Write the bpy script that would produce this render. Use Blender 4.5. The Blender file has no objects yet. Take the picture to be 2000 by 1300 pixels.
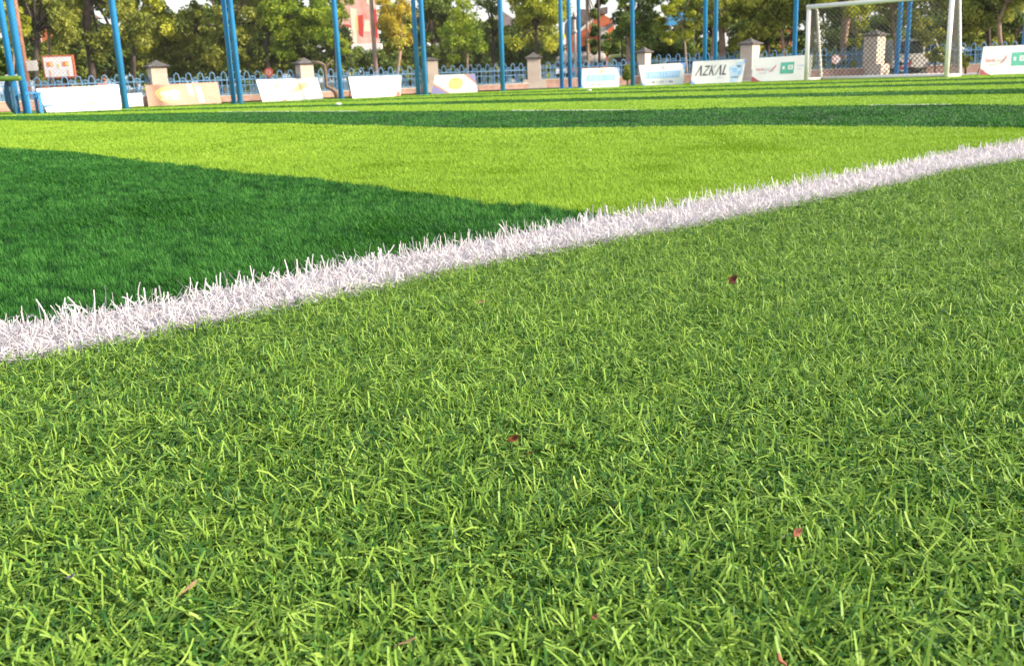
import bpy, bmesh, math, random
import numpy as np
from mathutils import Vector, Matrix
random.seed(7)
rng = np.random.default_rng(11)
PI = math.pi
scene = bpy.context.scene
COL = scene.collection

# ------------------------------------------------------------------ camera
FPX, CAMH, ROLL = 1900.0, 0.40, math.atan(0.036)
_d = 503 * math.cos(ROLL)
PITCH = math.atan(_d / FPX)
Fw = np.array([0, math.cos(PITCH), -math.sin(PITCH)])
_U0 = np.array([0, math.sin(PITCH), math.cos(PITCH)])
_R0 = np.array([1.0, 0, 0])
Rt = _R0 * math.cos(ROLL) - _U0 * math.sin(ROLL)
Up = _U0 * math.cos(ROLL) + _R0 * math.sin(ROLL)
CAM = np.array([0, 0, CAMH])
GZ = -0.03            # firm ground level; the tips of the turf pile reach about z = 0


def ray(px, py):
    return Fw + (px - 1000) / FPX * Rt - (py - 650) / FPX * Up


def ground(px, py, z=0.0):
    d = ray(px, py)
    return CAM + d * ((z - CAMH) / d[2])


def W(px, py, Y):
    """world point seen at photo pixel px,py and standing Y metres ahead"""
    d = ray(px, py)
    return CAM + d * (Y / d[1])


def project(X, Y, Z=0.0):
    v = np.stack([X, Y, np.zeros_like(X) + Z - CAMH], -1)
    w = v @ Fw
    return 1000 + FPX * (v @ Rt) / w, 650 - FPX * (v @ Up) / w


cam = bpy.data.cameras.new('camera')
camo = bpy.data.objects.new('camera', cam)
COL.objects.link(camo)
M3 = Matrix(((Rt[0], Up[0], -Fw[0]), (Rt[1], Up[1], -Fw[1]), (Rt[2], Up[2], -Fw[2])))
camo.matrix_world = Matrix.Translation(CAM) @ M3.to_4x4()
cam.sensor_width = 36
cam.lens = 36 * FPX / 2000
cam.clip_start = 0.02
cam.clip_end = 2000
cam.dof.use_dof = True
cam.dof.focus_distance = 1.35
cam.dof.aperture_fstop = 15.5
scene.camera = camo

# ------------------------------------------------------------------ light
SUN_EL, SUN_AZ = math.radians(23), (0.96, -0.28)
_n = math.hypot(*SUN_AZ)
sdir = Vector((SUN_AZ[0] / _n * math.cos(SUN_EL), SUN_AZ[1] / _n * math.cos(SUN_EL), math.sin(SUN_EL)))
sun = bpy.data.lights.new('sun', 'SUN')
sun.energy = 4.4
sun.angle = math.radians(7)
sun.color = (1.0, 0.87, 0.70)
suno = bpy.data.objects.new('sun', sun)
suno.rotation_euler = sdir.to_track_quat('Z', 'Y').to_euler()
COL.objects.link(suno)
world = bpy.data.worlds.new('World')
scene.world = world
world.use_nodes = True
wn = world.node_tree
sky = wn.nodes.new('ShaderNodeTexSky')
sky.sky_type = 'NISHITA'
sky.sun_disc = False
sky.sun_elevation = SUN_EL
sky.sun_rotation = math.atan2(SUN_AZ[0], SUN_AZ[1])
sky.air_density = 1.0
sky.dust_density = 2.5
hz_ = wn.nodes.new('ShaderNodeMix'); hz_.data_type = 'RGBA'      # bright hazy veil over the blue sky
hz_.inputs['Factor'].default_value = 0.45
hz_.inputs['B'].default_value = (7.0, 6.9, 6.9, 1)
wn.links.new(sky.outputs[0], hz_.inputs['A'])
wn.links.new(hz_.outputs['Result'], wn.nodes['Background'].inputs[0])
wn.nodes['Background'].inputs[1].default_value = 0.15
scene.view_settings.view_transform = 'Standard'
scene.view_settings.look = 'None'
scene.view_settings.exposure = 0.88
scene.view_settings.gamma = 1.0
scene.cycles.max_bounces = 6
scene.cycles.transparent_max_bounces = 8
scene.cycles.use_denoising = True

# ------------------------------------------------------------------ materials
def new_mat(name):
    m = bpy.data.materials.new(name)
    m.use_nodes = True
    nt = m.node_tree
    return m, nt, nt.nodes['Principled BSDF']


def mat(name, c1, c2=None, scale=6.0, rough=0.6, metal=0.0, bump=0.0, detail=6.0, lo=0.35, hi=0.65, spec=0.5):
    """noise-mottled surface between c1 and c2"""
    m, nt, b = new_mat(name)
    b.inputs['Roughness'].default_value = rough
    b.inputs['Metallic'].default_value = metal
    b.inputs['Specular IOR Level'].default_value = spec
    c2 = c2 or tuple(x * 0.8 for x in c1)
    tc = nt.nodes.new('ShaderNodeTexCoord')
    nz = nt.nodes.new('ShaderNodeTexNoise')
    nz.inputs['Scale'].default_value = scale
    nz.inputs['Detail'].default_value = detail
    nt.links.new(tc.outputs['Object'], nz.inputs['Vector'])
    rp = nt.nodes.new('ShaderNodeValToRGB')
    rp.color_ramp.elements[0].position = lo
    rp.color_ramp.elements[1].position = hi
    rp.color_ramp.elements[0].color = (*c2, 1)
    rp.color_ramp.elements[1].color = (*c1, 1)
    nt.links.new(nz.outputs['Fac'], rp.inputs['Fac'])
    nt.links.new(rp.outputs['Color'], b.inputs['Base Color'])
    if bump:
        bp = nt.nodes.new('ShaderNodeBump')
        bp.inputs['Strength'].default_value = bump
        bp.inputs['Distance'].default_value = 0.02
        nt.links.new(nz.outputs['Fac'], bp.inputs['Height'])
        nt.links.new(bp.outputs['Normal'], b.inputs['Normal'])
    return m


def blade_mat(name, stops, rough=0.5, trans=0.3, spec=0.35):
    """fibre / leaf material: colour per blade from the mesh attribute 'tint'"""
    m, nt, b = new_mat(name)
    b.inputs['Roughness'].default_value = rough
    b.inputs['Specular IOR Level'].default_value = spec
    at = nt.nodes.new('ShaderNodeAttribute')
    at.attribute_name = 'tint'
    rp = nt.nodes.new('ShaderNodeValToRGB')
    els = rp.color_ramp.elements
    while len(els) < len(stops):
        els.new(0.5)
    for e, (p, c) in zip(els, stops):
        e.position = p
        e.color = (*c, 1)
    nt.links.new(at.outputs['Fac'], rp.inputs['Fac'])
    nt.links.new(rp.outputs['Color'], b.inputs['Base Color'])
    tr = nt.nodes.new('ShaderNodeBsdfTranslucent')
    nt.links.new(rp.outputs['Color'], tr.inputs['Color'])
    mx = nt.nodes.new('ShaderNodeMixShader')
    mx.inputs[0].default_value = trans
    out = nt.nodes['Material Output']
    nt.links.new(b.outputs[0], mx.inputs[1])
    nt.links.new(tr.outputs[0], mx.inputs[2])
    nt.links.new(mx.outputs[0], out.inputs['Surface'])
    return m


MT = {}
MT['soil'] = mat('rubber infill', (0.022, 0.034, 0.014), (0.007, 0.011, 0.005), 60, 0.9)
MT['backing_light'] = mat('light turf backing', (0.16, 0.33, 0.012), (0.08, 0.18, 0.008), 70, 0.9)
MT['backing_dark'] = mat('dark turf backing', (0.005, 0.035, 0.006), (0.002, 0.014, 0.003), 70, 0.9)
MT['backing_white'] = mat('white turf backing', (0.25, 0.24, 0.25), (0.06, 0.06, 0.06), 70, 0.9)
MT['grass_mid'] = blade_mat('mid green fibre', [(0.0, (0.020, 0.085, 0.016)), (0.40, (0.072, 0.195, 0.030)), (0.55, (0.15, 0.295, 0.036)), (1.0, (0.29, 0.435, 0.068))], 0.5, 0.25, 0.28)
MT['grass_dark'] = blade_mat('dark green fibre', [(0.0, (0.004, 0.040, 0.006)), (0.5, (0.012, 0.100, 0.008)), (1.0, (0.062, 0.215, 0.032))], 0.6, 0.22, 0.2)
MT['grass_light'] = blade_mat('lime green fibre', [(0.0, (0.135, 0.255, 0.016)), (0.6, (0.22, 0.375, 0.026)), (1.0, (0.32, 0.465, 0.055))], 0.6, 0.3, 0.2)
MT['grass_white'] = blade_mat('white fibre', [(0.0, (0.50, 0.48, 0.51)), (0.7, (0.68, 0.65, 0.69)), (1.0, (0.66, 0.60, 0.58))], 0.45, 0.2, 0.4)
MT['blue_paint'] = mat('blue pole paint', (0.04, 0.33, 0.76), (0.03, 0.27, 0.66), 3, 0.35, 0, 0.05)
MT['fence_blue'] = mat('faded blue fence paint', (0.12, 0.28, 0.46), (0.08, 0.21, 0.37), 5, 0.5)
MT['white_paint'] = mat('white goal paint', (0.90, 0.84, 0.83), (0.84, 0.78, 0.77), 7, 0.35)
MT['render_beige'] = mat('pink beige render', (0.68, 0.57, 0.47), (0.57, 0.47, 0.38), 3, 0.85, 0, 0.2)
MT['render_base'] = mat('pink brick base', (0.52, 0.33, 0.26), (0.36, 0.22, 0.17), 5, 0.85, 0, 0.25)
MT['cap_grey'] = mat('grey cast cap', (0.16, 0.145, 0.14), (0.10, 0.09, 0.09), 8, 0.8, 0, 0.2)
MT['paving'] = mat('grey paving', (0.38, 0.35, 0.37), (0.28, 0.26, 0.28), 2.5, 0.85, 0, 0.2)
MT['asphalt'] = mat('asphalt', (0.075, 0.072, 0.07), (0.045, 0.045, 0.045), 8, 0.9, 0, 0.2)
MT['verge'] = mat('verge earth', (0.06, 0.07, 0.03), (0.03, 0.035, 0.018), 3, 0.95, 0, 0.3)
MT['bark_dark'] = mat('dark bark', (0.10, 0.075, 0.062), (0.045, 0.034, 0.03), 9, 0.9, 0, 0.6)
MT['bark_tan'] = mat('tan bark', (0.36, 0.25, 0.18), (0.22, 0.145, 0.10), 9, 0.9, 0, 0.5)
MT['bark_pale'] = mat('pale bark', (0.42, 0.33, 0.25), (0.28, 0.21, 0.16), 9, 0.9, 0, 0.4)
MT['net_dark'] = mat('dark net cord', (0.030, 0.035, 0.040), None, 5, 0.8)
MT['net_goal'] = mat('grey net cord', (0.16, 0.152, 0.148), (0.10, 0.095, 0.092), 3, 0.85)  # mottled dark grey, toned so the mesh shows against its backdrop
MT['banner_white'] = mat('white vinyl', (0.80, 0.80, 0.82), (0.74, 0.74, 0.77), 2, 0.4)
MT['banner_back'] = mat('banner frame steel', (0.16, 0.16, 0.17), None, 6, 0.5, 0.4)
MT['salmon'] = mat('salmon vinyl', (0.65, 0.35, 0.26), (0.60, 0.31, 0.22), 2, 0.5)
MT['yellow_print'] = mat('pale yellow print', (0.86, 0.66, 0.28), (0.82, 0.6, 0.22), 4, 0.5)
MT['cream_print'] = mat('cream print', (0.84, 0.76, 0.58), None, 4, 0.5, lo=0.0, hi=0.3)
MT['peach_print'] = mat('peach print', (0.76, 0.46, 0.33), None, 4, 0.5, lo=0.0, hi=0.3)
MT['tan_print'] = mat('tan print', (0.52, 0.40, 0.24), None, 4, 0.5, lo=0.0, hi=0.3)
MT['purple_print'] = mat('violet print', (0.30, 0.28, 0.55), None, 4, 0.5, lo=0.0, hi=0.3)
MT['orange_print'] = mat('orange print', (0.75, 0.25, 0.10), None, 4, 0.5, lo=0.0, hi=0.3)
MT['red_print'] = mat('red print', (0.60, 0.06, 0.06), None, 4, 0.5, lo=0.0, hi=0.3)
MT['maroon_print'] = mat('maroon print', (0.42, 0.10, 0.12), None, 4, 0.5, lo=0.0, hi=0.3)
MT['skyblue_print'] = mat('sky blue print', (0.30, 0.52, 0.84), None, 4, 0.5, lo=0.0, hi=0.3)
MT['paleblue_print'] = mat('pale blue print', (0.60, 0.74, 0.90), (0.42, 0.60, 0.82), 9, 0.5)
MT['blue_print'] = mat('blue print', (0.20, 0.35, 0.75), None, 4, 0.5, lo=0.0, hi=0.3)
MT['grey_print'] = mat('grey print', (0.10, 0.09, 0.11), None, 4, 0.5, lo=0.0, hi=0.3)
MT['lightgrey_print'] = mat('light grey print', (0.48, 0.47, 0.52), None, 4, 0.5, lo=0.0, hi=0.3)
MT['green_print'] = mat('sea green print', (0.12, 0.47, 0.38), (0.09, 0.38, 0.30), 5, 0.5)
MT['rust_frame'] = mat('rust red frame paint', (0.50, 0.13, 0.07), None, 5, 0.6)
MT['wood_pole'] = mat('brown timber pole', (0.36, 0.18, 0.12), (0.24, 0.11, 0.075), 7, 0.8, 0, 0.4)
MT['pink_pole'] = mat('pale pink painted pole', (0.66, 0.47, 0.42), None, 5, 0.6)
MT['yellow_post'] = mat('yellowed post', (0.50, 0.47, 0.24), (0.38, 0.35, 0.18), 6, 0.6)
MT['brick_orange'] = mat('orange painted wall', (0.60, 0.17, 0.08), (0.48, 0.13, 0.06), 2, 0.85)
MT['plaster_white'] = mat('white plaster', (0.66, 0.63, 0.60), (0.52, 0.49, 0.46), 2, 0.85)
MT['roof_grey'] = mat('weathered roof', (0.17, 0.135, 0.13), (0.10, 0.08, 0.08), 4, 0.85, 0, 0.3)
MT['glass'] = mat('dark window glass', (0.02, 0.025, 0.03), None, 4, 0.12, 0, 0, lo=0, hi=0.3)
MT['tank'] = mat('dusty grey tank', (0.44, 0.40, 0.38), (0.34, 0.31, 0.29), 2, 0.5)
MT['cab_green'] = mat('pale green cab paint', (0.42, 0.50, 0.22), (0.36, 0.44, 0.18), 2, 0.35)
MT['car_white'] = mat('white car paint', (0.70, 0.67, 0.62), None, 2, 0.25)
MT['car_grey'] = mat('blue grey car paint', (0.09, 0.11, 0.14), None, 2, 0.25)
MT['tyre'] = mat('tyre rubber', (0.02, 0.02, 0.02), None, 6, 0.9)
MT['red_paint'] = mat('red sign paint', (0.58, 0.10, 0.07), None, 4, 0.5)
MT['pink_red'] = mat('faded red print', (0.66, 0.30, 0.25), (0.76, 0.50, 0.43), 3, 0.6)
MT['awning_blue'] = mat('blue awning', (0.03, 0.22, 0.42), None, 3, 0.6)
MT['pad_green'] = mat('green padding', (0.10, 0.19, 0.015), (0.06, 0.13, 0.01), 9, 0.7)
MT['tarp_blue'] = mat('dark blue netting roll', (0.025, 0.10, 0.19), (0.015, 0.06, 0.12), 14, 0.8, 0, 0.5)
LEAFM = {
    'olive': blade_mat('olive leaves', [(0, (0.077, 0.110, 0.024)), (0.45, (0.266, 0.312, 0.055)), (1, (0.562, 0.562, 0.110))], 0.5, 0.4, 0.25),
    'bright': blade_mat('bright green leaves', [(0, (0.094, 0.156, 0.024)), (0.45, (0.296, 0.423, 0.044)), (1, (0.656, 0.720, 0.077))], 0.5, 0.4, 0.25),
    'yellow': blade_mat('yellow green leaves', [(0, (0.156, 0.188, 0.024)), (0.45, (0.469, 0.516, 0.046)), (1, (0.720, 0.720, 0.110))], 0.5, 0.4, 0.25),
    'golden': blade_mat('golden leaves', [(0, (0.219, 0.173, 0.024)), (0.45, (0.656, 0.500, 0.055)), (1, (0.720, 0.720, 0.125))], 0.5, 0.4, 0.25),
    'dark': blade_mat('dark green leaves', [(0, (0.044, 0.077, 0.027)), (0.5, (0.138, 0.206, 0.050)), (1, (0.338, 0.413, 0.088))], 0.45, 0.35, 0.25),
}
LEAF_DRY = [mat('dry leaf dark brown', (0.085, 0.035, 0.024), (0.045, 0.018, 0.013), 120, 0.95, spec=0.1),
            mat('dry leaf chestnut', (0.17, 0.065, 0.028), (0.09, 0.035, 0.016), 120, 0.95, spec=0.1),
            mat('dry leaf salmon', (0.27, 0.115, 0.075), (0.19, 0.075, 0.05), 120, 0.95, spec=0.1),
            mat('dry straw', (0.40, 0.26, 0.15), (0.30, 0.19, 0.11), 120, 0.95, spec=0.1),
            mat('grey fluff', (0.17, 0.165, 0.19), None, 120, 0.95, spec=0.1)]

# ------------------------------------------------------------------ helpers
def tag(o, label=None, cat=None, group=None, kind=None):
    if label: o['label'] = label
    if cat: o['category'] = cat
    if group: o['group'] = group
    if kind: o['kind'] = kind
    return o


def empty(name, loc, rz=0.0):
    o = bpy.data.objects.new(name, None)
    o.empty_display_size = 0.2
    COL.objects.link(o)
    o.location = loc
    o.rotation_euler = (0, 0, rz)
    return o


class MB:
    def __init__(s):
        s.v = []; s.f = []

    def add(s, vs, fs):
        k = len(s.v)
        s.v += [tuple(map(float, p)) for p in vs]
        s.f += [tuple(i + k for i in f) for f in fs]
        return s

    def box(s, x0, x1, y0, y1, z0, z1):
        return s.add([(x0, y0, z0), (x1, y0, z0), (x1, y1, z0), (x0, y1, z0), (x0, y0, z1), (x1, y0, z1), (x1, y1, z1), (x0, y1, z1)],
                     [(0, 3, 2, 1), (4, 5, 6, 7), (0, 1, 5, 4), (1, 2, 6, 5), (2, 3, 7, 6), (3, 0, 4, 7)])

    def loft(s, rings, caps=True):
        n = len(rings[0]); vs = [p for r in rings for p in r]; fs = []
        for i in range(len(rings) - 1):
            for j in range(n):
                a = i * n + j; b = i * n + (j + 1) % n
                fs.append((a, b, b + n, a + n))
        if caps:
            fs.append(tuple(range(n - 1, -1, -1)))
            fs.append(tuple(range((len(rings) - 1) * n, len(rings) * n)))
        return s.add(vs, fs)

    def tube(s, pts, radii, n=8, caps=True):
        pts = [Vector(p) for p in pts]
        if not hasattr(radii, '__len__'): radii = [radii] * len(pts)
        rings = []; prev = None
        for i, p in enumerate(pts):
            d = (pts[min(i + 1, len(pts) - 1)] - pts[max(i - 1, 0)])
            d = d.normalized() if d.length > 1e-9 else Vector((0, 0, 1))
            a = prev if prev is not None else (Vector((1, 0, 0)) if abs(d.x) < 0.9 else Vector((0, 1, 0)))
            a = (a - d * a.dot(d)).normalized(); prev = a
            b = d.cross(a)
            rings.append([p + (a * math.cos(2 * PI * k / n) + b * math.sin(2 * PI * k / n)) * radii[i] for k in range(n)])
        return s.loft(rings, caps)

    def frustum(s, z0, z1, a0, b0, a1, b1, cx=0, cy=0):
        r = lambda z, a, b: [(cx - a, cy - b, z), (cx + a, cy - b, z), (cx + a, cy + b, z), (cx - a, cy + b, z)]
        return s.loft([r(z0, a0, b0), r(z1, a1, b1)])

    def prism(s, poly, y0, y1):
        """outline in x,z extruded from y0 to y1"""
        n = len(poly)
        vs = [(x, y0, z) for x, z in poly] + [(x, y1, z) for x, z in poly]
        fs = [tuple(range(n)), tuple(range(2 * n - 1, n - 1, -1))]
        for i in range(n):
            j = (i + 1) % n
            fs.append((i, i + n, j + n, j))
        return s.add(vs, fs)

    def build(s, name, material, parent=None, smooth=False, bevel=0.0):
        me = bpy.data.meshes.new(name)
        me.from_pydata(s.v, [], s.f)
        bm = bmesh.new(); bm.from_mesh(me)
        bmesh.ops.recalc_face_normals(bm, faces=bm.faces)
        if bevel:
            bmesh.ops.bevel(bm, geom=[e for e in bm.edges if e.calc_face_angle(0) > 0.6], offset=bevel, segments=2, affect='EDGES', profile=0.5)
        bm.to_mesh(me); bm.free()
        if smooth:
            me.polygons.foreach_set('use_smooth', [True] * len(me.polygons))
        me.materials.append(material)
        o = bpy.data.objects.new(name, me)
        COL.objects.link(o)
        if parent: o.parent = parent
        return o


def np_mesh(name, V, Fq, tint, material, smooth=True):
    """V (n,3), Fq (m,4), tint (n,)"""
    me = bpy.data.meshes.new(name)
    me.vertices.add(len(V)); me.vertices.foreach_set('co', V.astype(np.float32).ravel())
    me.loops.add(Fq.size); me.loops.foreach_set('vertex_index', Fq.astype(np.int32).ravel())
    me.polygons.add(len(Fq))
    me.polygons.foreach_set('loop_start', np.arange(0, Fq.size, 4, dtype=np.int32))
    me.polygons.foreach_set('loop_total', np.full(len(Fq), 4, dtype=np.int32))
    me.update(calc_edges=True)
    if smooth: me.polygons.foreach_set('use_smooth', np.ones(len(Fq), dtype=bool))
    at = me.attributes.new('tint', 'FLOAT', 'POINT')
    at.data.foreach_set('value', tint.astype(np.float32))
    me.materials.append(material)
    o = bpy.data.objects.new(name, me)
    COL.objects.link(o)
    return o


def vnoise(x, y, seed=0):
    """smooth 2-D value noise in 0..1"""
    r = np.random.default_rng(seed).random((256, 256))
    xi = np.floor(x).astype(int); yi = np.floor(y).astype(int)
    u = x - xi; v = y - yi
    u = u * u * (3 - 2 * u); v = v * v * (3 - 2 * v)
    g = lambda a, b: r[a % 256, b % 256]
    return (g(xi, yi) * (1 - u) + g(xi + 1, yi) * u) * (1 - v) + (g(xi, yi + 1) * (1 - u) + g(xi + 1, yi + 1) * u) * v


# ------------------------------------------------------------------ turf layout: seams read off the photograph and laid on the ground
def seam(pts):
    xs, ys = zip(*pts)
    xs = np.array(xs, float); ys = np.array(ys, float)

    def f(px):
        px = np.asarray(px, float)
        y = np.interp(px, xs, ys)
        l = (ys[1] - ys[0]) / (xs[1] - xs[0]); r = (ys[-1] - ys[-2]) / (xs[-1] - xs[-2])
        y = np.where(px < xs[0], ys[0] + (px - xs[0]) * l, y)
        return np.where(px > xs[-1], ys[-1] + (px - xs[-1]) * r, y)
    return f


LINE_LO = seam([(-600, 800), (0, 694), (250, 648), (500, 598), (750, 547), (910, 508), (1090, 476), (1300, 440), (1400, 419), (1580, 384), (1700, 361), (1850, 328), (2000, 305), (2600, 200)])
LINE_HI = seam([(-600, 728), (0, 632), (250, 592), (500, 547), (700, 505), (850, 484), (1000, 455), (1150, 425), (1300, 407), (1400, 384), (1580, 354), (1700, 333), (1850, 301), (2000, 279), (2600, 180)])
SEAMS = [seam(p) for p in (
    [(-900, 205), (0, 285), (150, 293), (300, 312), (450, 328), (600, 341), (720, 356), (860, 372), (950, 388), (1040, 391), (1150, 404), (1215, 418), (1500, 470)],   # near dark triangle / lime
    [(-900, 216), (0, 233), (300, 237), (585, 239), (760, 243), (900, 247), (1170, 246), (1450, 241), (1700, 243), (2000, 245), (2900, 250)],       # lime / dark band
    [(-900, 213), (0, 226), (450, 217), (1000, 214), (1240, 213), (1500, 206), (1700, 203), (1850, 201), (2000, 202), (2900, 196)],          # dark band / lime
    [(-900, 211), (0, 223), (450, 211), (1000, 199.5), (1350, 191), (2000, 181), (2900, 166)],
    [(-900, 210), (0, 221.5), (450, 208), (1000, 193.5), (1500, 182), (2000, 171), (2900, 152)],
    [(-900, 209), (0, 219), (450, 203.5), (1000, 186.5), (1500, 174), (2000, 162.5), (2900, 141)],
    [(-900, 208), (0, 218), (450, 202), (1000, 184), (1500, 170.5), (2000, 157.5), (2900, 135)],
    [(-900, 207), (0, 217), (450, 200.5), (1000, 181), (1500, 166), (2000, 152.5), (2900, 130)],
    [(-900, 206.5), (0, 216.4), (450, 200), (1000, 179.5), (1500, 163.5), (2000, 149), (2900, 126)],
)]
EDGE = seam([(-900, 241), (0, 218), (240, 209), (460, 199.5), (664, 190.5), (830, 183.5), (981, 177), (1132, 170.5), (1235, 165), (1355, 160.5), (1580, 155), (1850, 147), (2000, 142), (2900, 110)])


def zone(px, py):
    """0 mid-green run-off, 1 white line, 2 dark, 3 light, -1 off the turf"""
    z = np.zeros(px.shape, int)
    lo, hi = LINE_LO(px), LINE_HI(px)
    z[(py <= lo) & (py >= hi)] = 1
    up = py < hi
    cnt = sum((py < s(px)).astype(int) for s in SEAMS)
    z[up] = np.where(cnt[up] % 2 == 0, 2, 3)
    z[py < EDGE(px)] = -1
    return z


def strip(name, fa, fb, material, z, x0=-900, x1=2900, n=190, kind='structure', label=None):
    """ground sheet between two seams (fa nearer, fb farther)"""
    V = []; Fc = []; wide = []
    for i in range(n + 1):
        px = x0 + (x1 - x0) * i / n
        e = float(EDGE(px))
        a = max(float(fa(px)), e); b = max(min(float(fb(px)), a), e)
        wide.append(a - b > 0.02)
        V.append(ground(px, a, 0)[:2].tolist() + [z]); V.append(ground(px, b, 0)[:2].tolist() + [z])
    for i in range(n):
        if wide[i] or wide[i + 1]:
            Fc.append((2 * i, 2 * i + 2, 2 * i + 3, 2 * i + 1))
    mb = MB(); mb.add(V, Fc)
    return tag(mb.build(name, material), kind=kind, label=label)


# earth sheet to the horizon
g = MB()
g.add([(-400, -60, GZ - 0.012), (400, -60, GZ - 0.012), (400, 700, GZ - 0.012), (-400, 700, GZ - 0.012)], [(0, 1, 2, 3)])
tag(g.build('ground', MT['verge']), 'bare brown earth under and beyond everything', kind='structure')
# turf backing (the dark rubber-filled base from which the fibres rise)
g = MB()
near = [(-6, -1.2), (6, -1.2)]
NB = [tuple(ground(px, float(LINE_LO(px)))[:2]) for px in np.linspace(2600, -600, 60)]
g.add([(x, y, GZ) for x, y in near] + [(x, y, GZ) for x, y in NB], [tuple(range(len(near) + len(NB)))])
tag(g.build('run_off_ground', MT['soil']), kind='structure')
strip('touchline_ground', LINE_LO, LINE_HI, MT['backing_white'], GZ, -600, 2600)
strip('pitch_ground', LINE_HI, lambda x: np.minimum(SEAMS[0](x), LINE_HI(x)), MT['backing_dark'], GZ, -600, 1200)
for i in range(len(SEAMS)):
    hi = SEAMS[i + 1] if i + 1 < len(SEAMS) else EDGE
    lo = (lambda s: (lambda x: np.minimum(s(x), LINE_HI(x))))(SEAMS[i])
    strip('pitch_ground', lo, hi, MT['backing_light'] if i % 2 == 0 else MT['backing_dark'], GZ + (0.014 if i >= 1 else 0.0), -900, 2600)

# ------------------------------------------------------------------ turf fibres
def blades(name, X, Y, L, Wd, phi, th0, kap, tint, material, nseg, z0=GZ, taper=0.6, s_bend=None):
    """ribbons: base X,Y; length; width; lean azimuth; start angle from vertical; bend over the length"""
    n = len(X)
    t = np.linspace(0, 1, nseg + 1)
    ds = 1.0 / nseg
    th = th0[:, None] + kap[:, None] * t[None, :]
    if s_bend is not None:
        th = th + s_bend[:, None] * np.sin(t[None, :] * PI * 1.6)
    hor = np.zeros((n, nseg + 1)); ver = np.zeros((n, nseg + 1))
    mid = 0.5 * (th[:, 1:] + th[:, :-1])
    hor[:, 1:] = np.cumsum(np.sin(mid) * ds, 1) * L[:, None]
    ver[:, 1:] = np.cumsum(np.cos(mid) * ds, 1) * L[:, None]
    ver = np.maximum(ver, -0.012 + 0.0 * ver) if False else np.maximum(ver, 0.002)
    c, s = np.cos(phi)[:, None], np.sin(phi)[:, None]
    cx = X[:, None] + hor * c; cy = Y[:, None] + hor * s; cz = z0 + ver
    tw = phi + PI / 2 + rng.normal(0, 0.5, n)
    tz = rng.normal(0, 0.35, n)
    wx, wy, wz = np.cos(tw) * np.cos(tz), np.sin(tw) * np.cos(tz), np.sin(tz)
    wt = 0.5 * Wd[:, None] * (1 - (1 - taper) * t[None, :] ** 2)
    V = np.empty((n, nseg + 1, 2, 3))
    for k, sg in ((0, -1), (1, 1)):
        V[:, :, k, 0] = cx + sg * wt * wx[:, None]
        V[:, :, k, 1] = cy + sg * wt * wy[:, None]
        V[:, :, k, 2] = cz + sg * wt * wz[:, None]
    base = (np.arange(n) * (nseg + 1) * 2)[:, None] + (np.arange(nseg) * 2)[None, :]
    F = np.stack([base, base + 1, base + 3, base + 2], -1).reshape(-1, 4)
    T = np.repeat(tint, (nseg + 1) * 2)
    return V.reshape(-1, 3), F, T


def merge(name, lst, material):
    off = 0; Vs = []; Fs = []; Ts = []
    for V, F, T in lst:
        Vs.append(V); Fs.append(F + off); Ts.append(T); off += len(V)
    return np_mesh(name, np.concatenate(Vs), np.concatenate(Fs), np.concatenate(Ts), material)


def sample(y0, y1, dens, power, margin=0.3):
    """points in the view wedge; density dens * Y**-power per square metre"""
    yy = np.linspace(y0, y1, 600)
    w = 2 * (0.56 * yy + margin) * dens * yy ** (-power)
    cdf = np.concatenate([[0], np.cumsum(0.5 * (w[1:] + w[:-1]) * np.diff(yy))])
    n = int(cdf[-1])
    Y = np.interp(rng.random(n) * cdf[-1], cdf, yy)
    X = (rng.random(n) * 2 - 1) * (0.56 * Y + margin)
    return X, Y


def jig(px, py, amt):
    return px + rng.normal(0, amt, px.shape), py


# --- the run-off: tangled two-tone fibres
X, Y = sample(0.40, 5.4, 170000, 0.82, 0.3)
Xm, Ym = sample(0.10, 5.4, 75000, 0.85, 1.5)            # thinner cover either side of the view
_k = (np.abs(Xm) > 0.56 * Ym + 0.3) | (Ym < 0.40)
_kept = len(X)
X, Y = np.concatenate([X, Xm[_k]]), np.concatenate([Y, Ym[_k]])
side = np.arange(len(X)) >= _kept
px, py = project(X, Y)
k = (zone(px, py + 4) == 0) & (X < 6)
X, Y, side = X[k], Y[k], side[k]
n = len(X)
cl = vnoise(X * 9, Y * 9, 3); cl2 = vnoise(X * 24 + 5, Y * 24, 4); big = vnoise(X * 2.2, Y * 2.2, 8)
kindr = rng.random(n)
tall = kindr < 0.05                       # fibres still standing
loose = (kindr > 0.05) & (kindr < 0.32)   # fibres lying across the top
L = rng.uniform(0.014, 0.034, n) * (0.8 + 0.4 * cl)
Wd = np.maximum(rng.uniform(0.0014, 0.0028, n) * np.clip(1.15 - 0.22 * Y, 0.7, 1.05), 0.00056 * Y) * np.where(side, 1.5, 1.0)
phi = 2 * PI * (vnoise(X * 6, Y * 6, 5) * 1.5 + 0.42 * rng.normal(0, 1, n))
th0 = np.abs(rng.normal(1.0, 0.38, n)); kap = rng.normal(0.7, 0.6, n)
sb = rng.normal(0, 0.26, n)
th0[tall] *= 0.5; kap[tall] *= 0.5
th0[loose] = rng.normal(1.35, 0.18, loose.sum()); kap[loose] = rng.normal(0.15, 0.6, loose.sum())
zb = np.full(n, GZ); zb[loose] += rng.uniform(0.006, 0.017, loose.sum())
bright = (rng.random(n) < (0.46 + 0.5 * (cl2 - 0.5) + 0.25 * (big - 0.5))) | (loose & (rng.random(n) < .5))
tint = np.where(bright, rng.uniform(0.52, 1.0, n), rng.uniform(0.0, 0.45, n))
L = np.where(bright, L * 1.1, L)
near = Y < 1.8
parts = []
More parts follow.
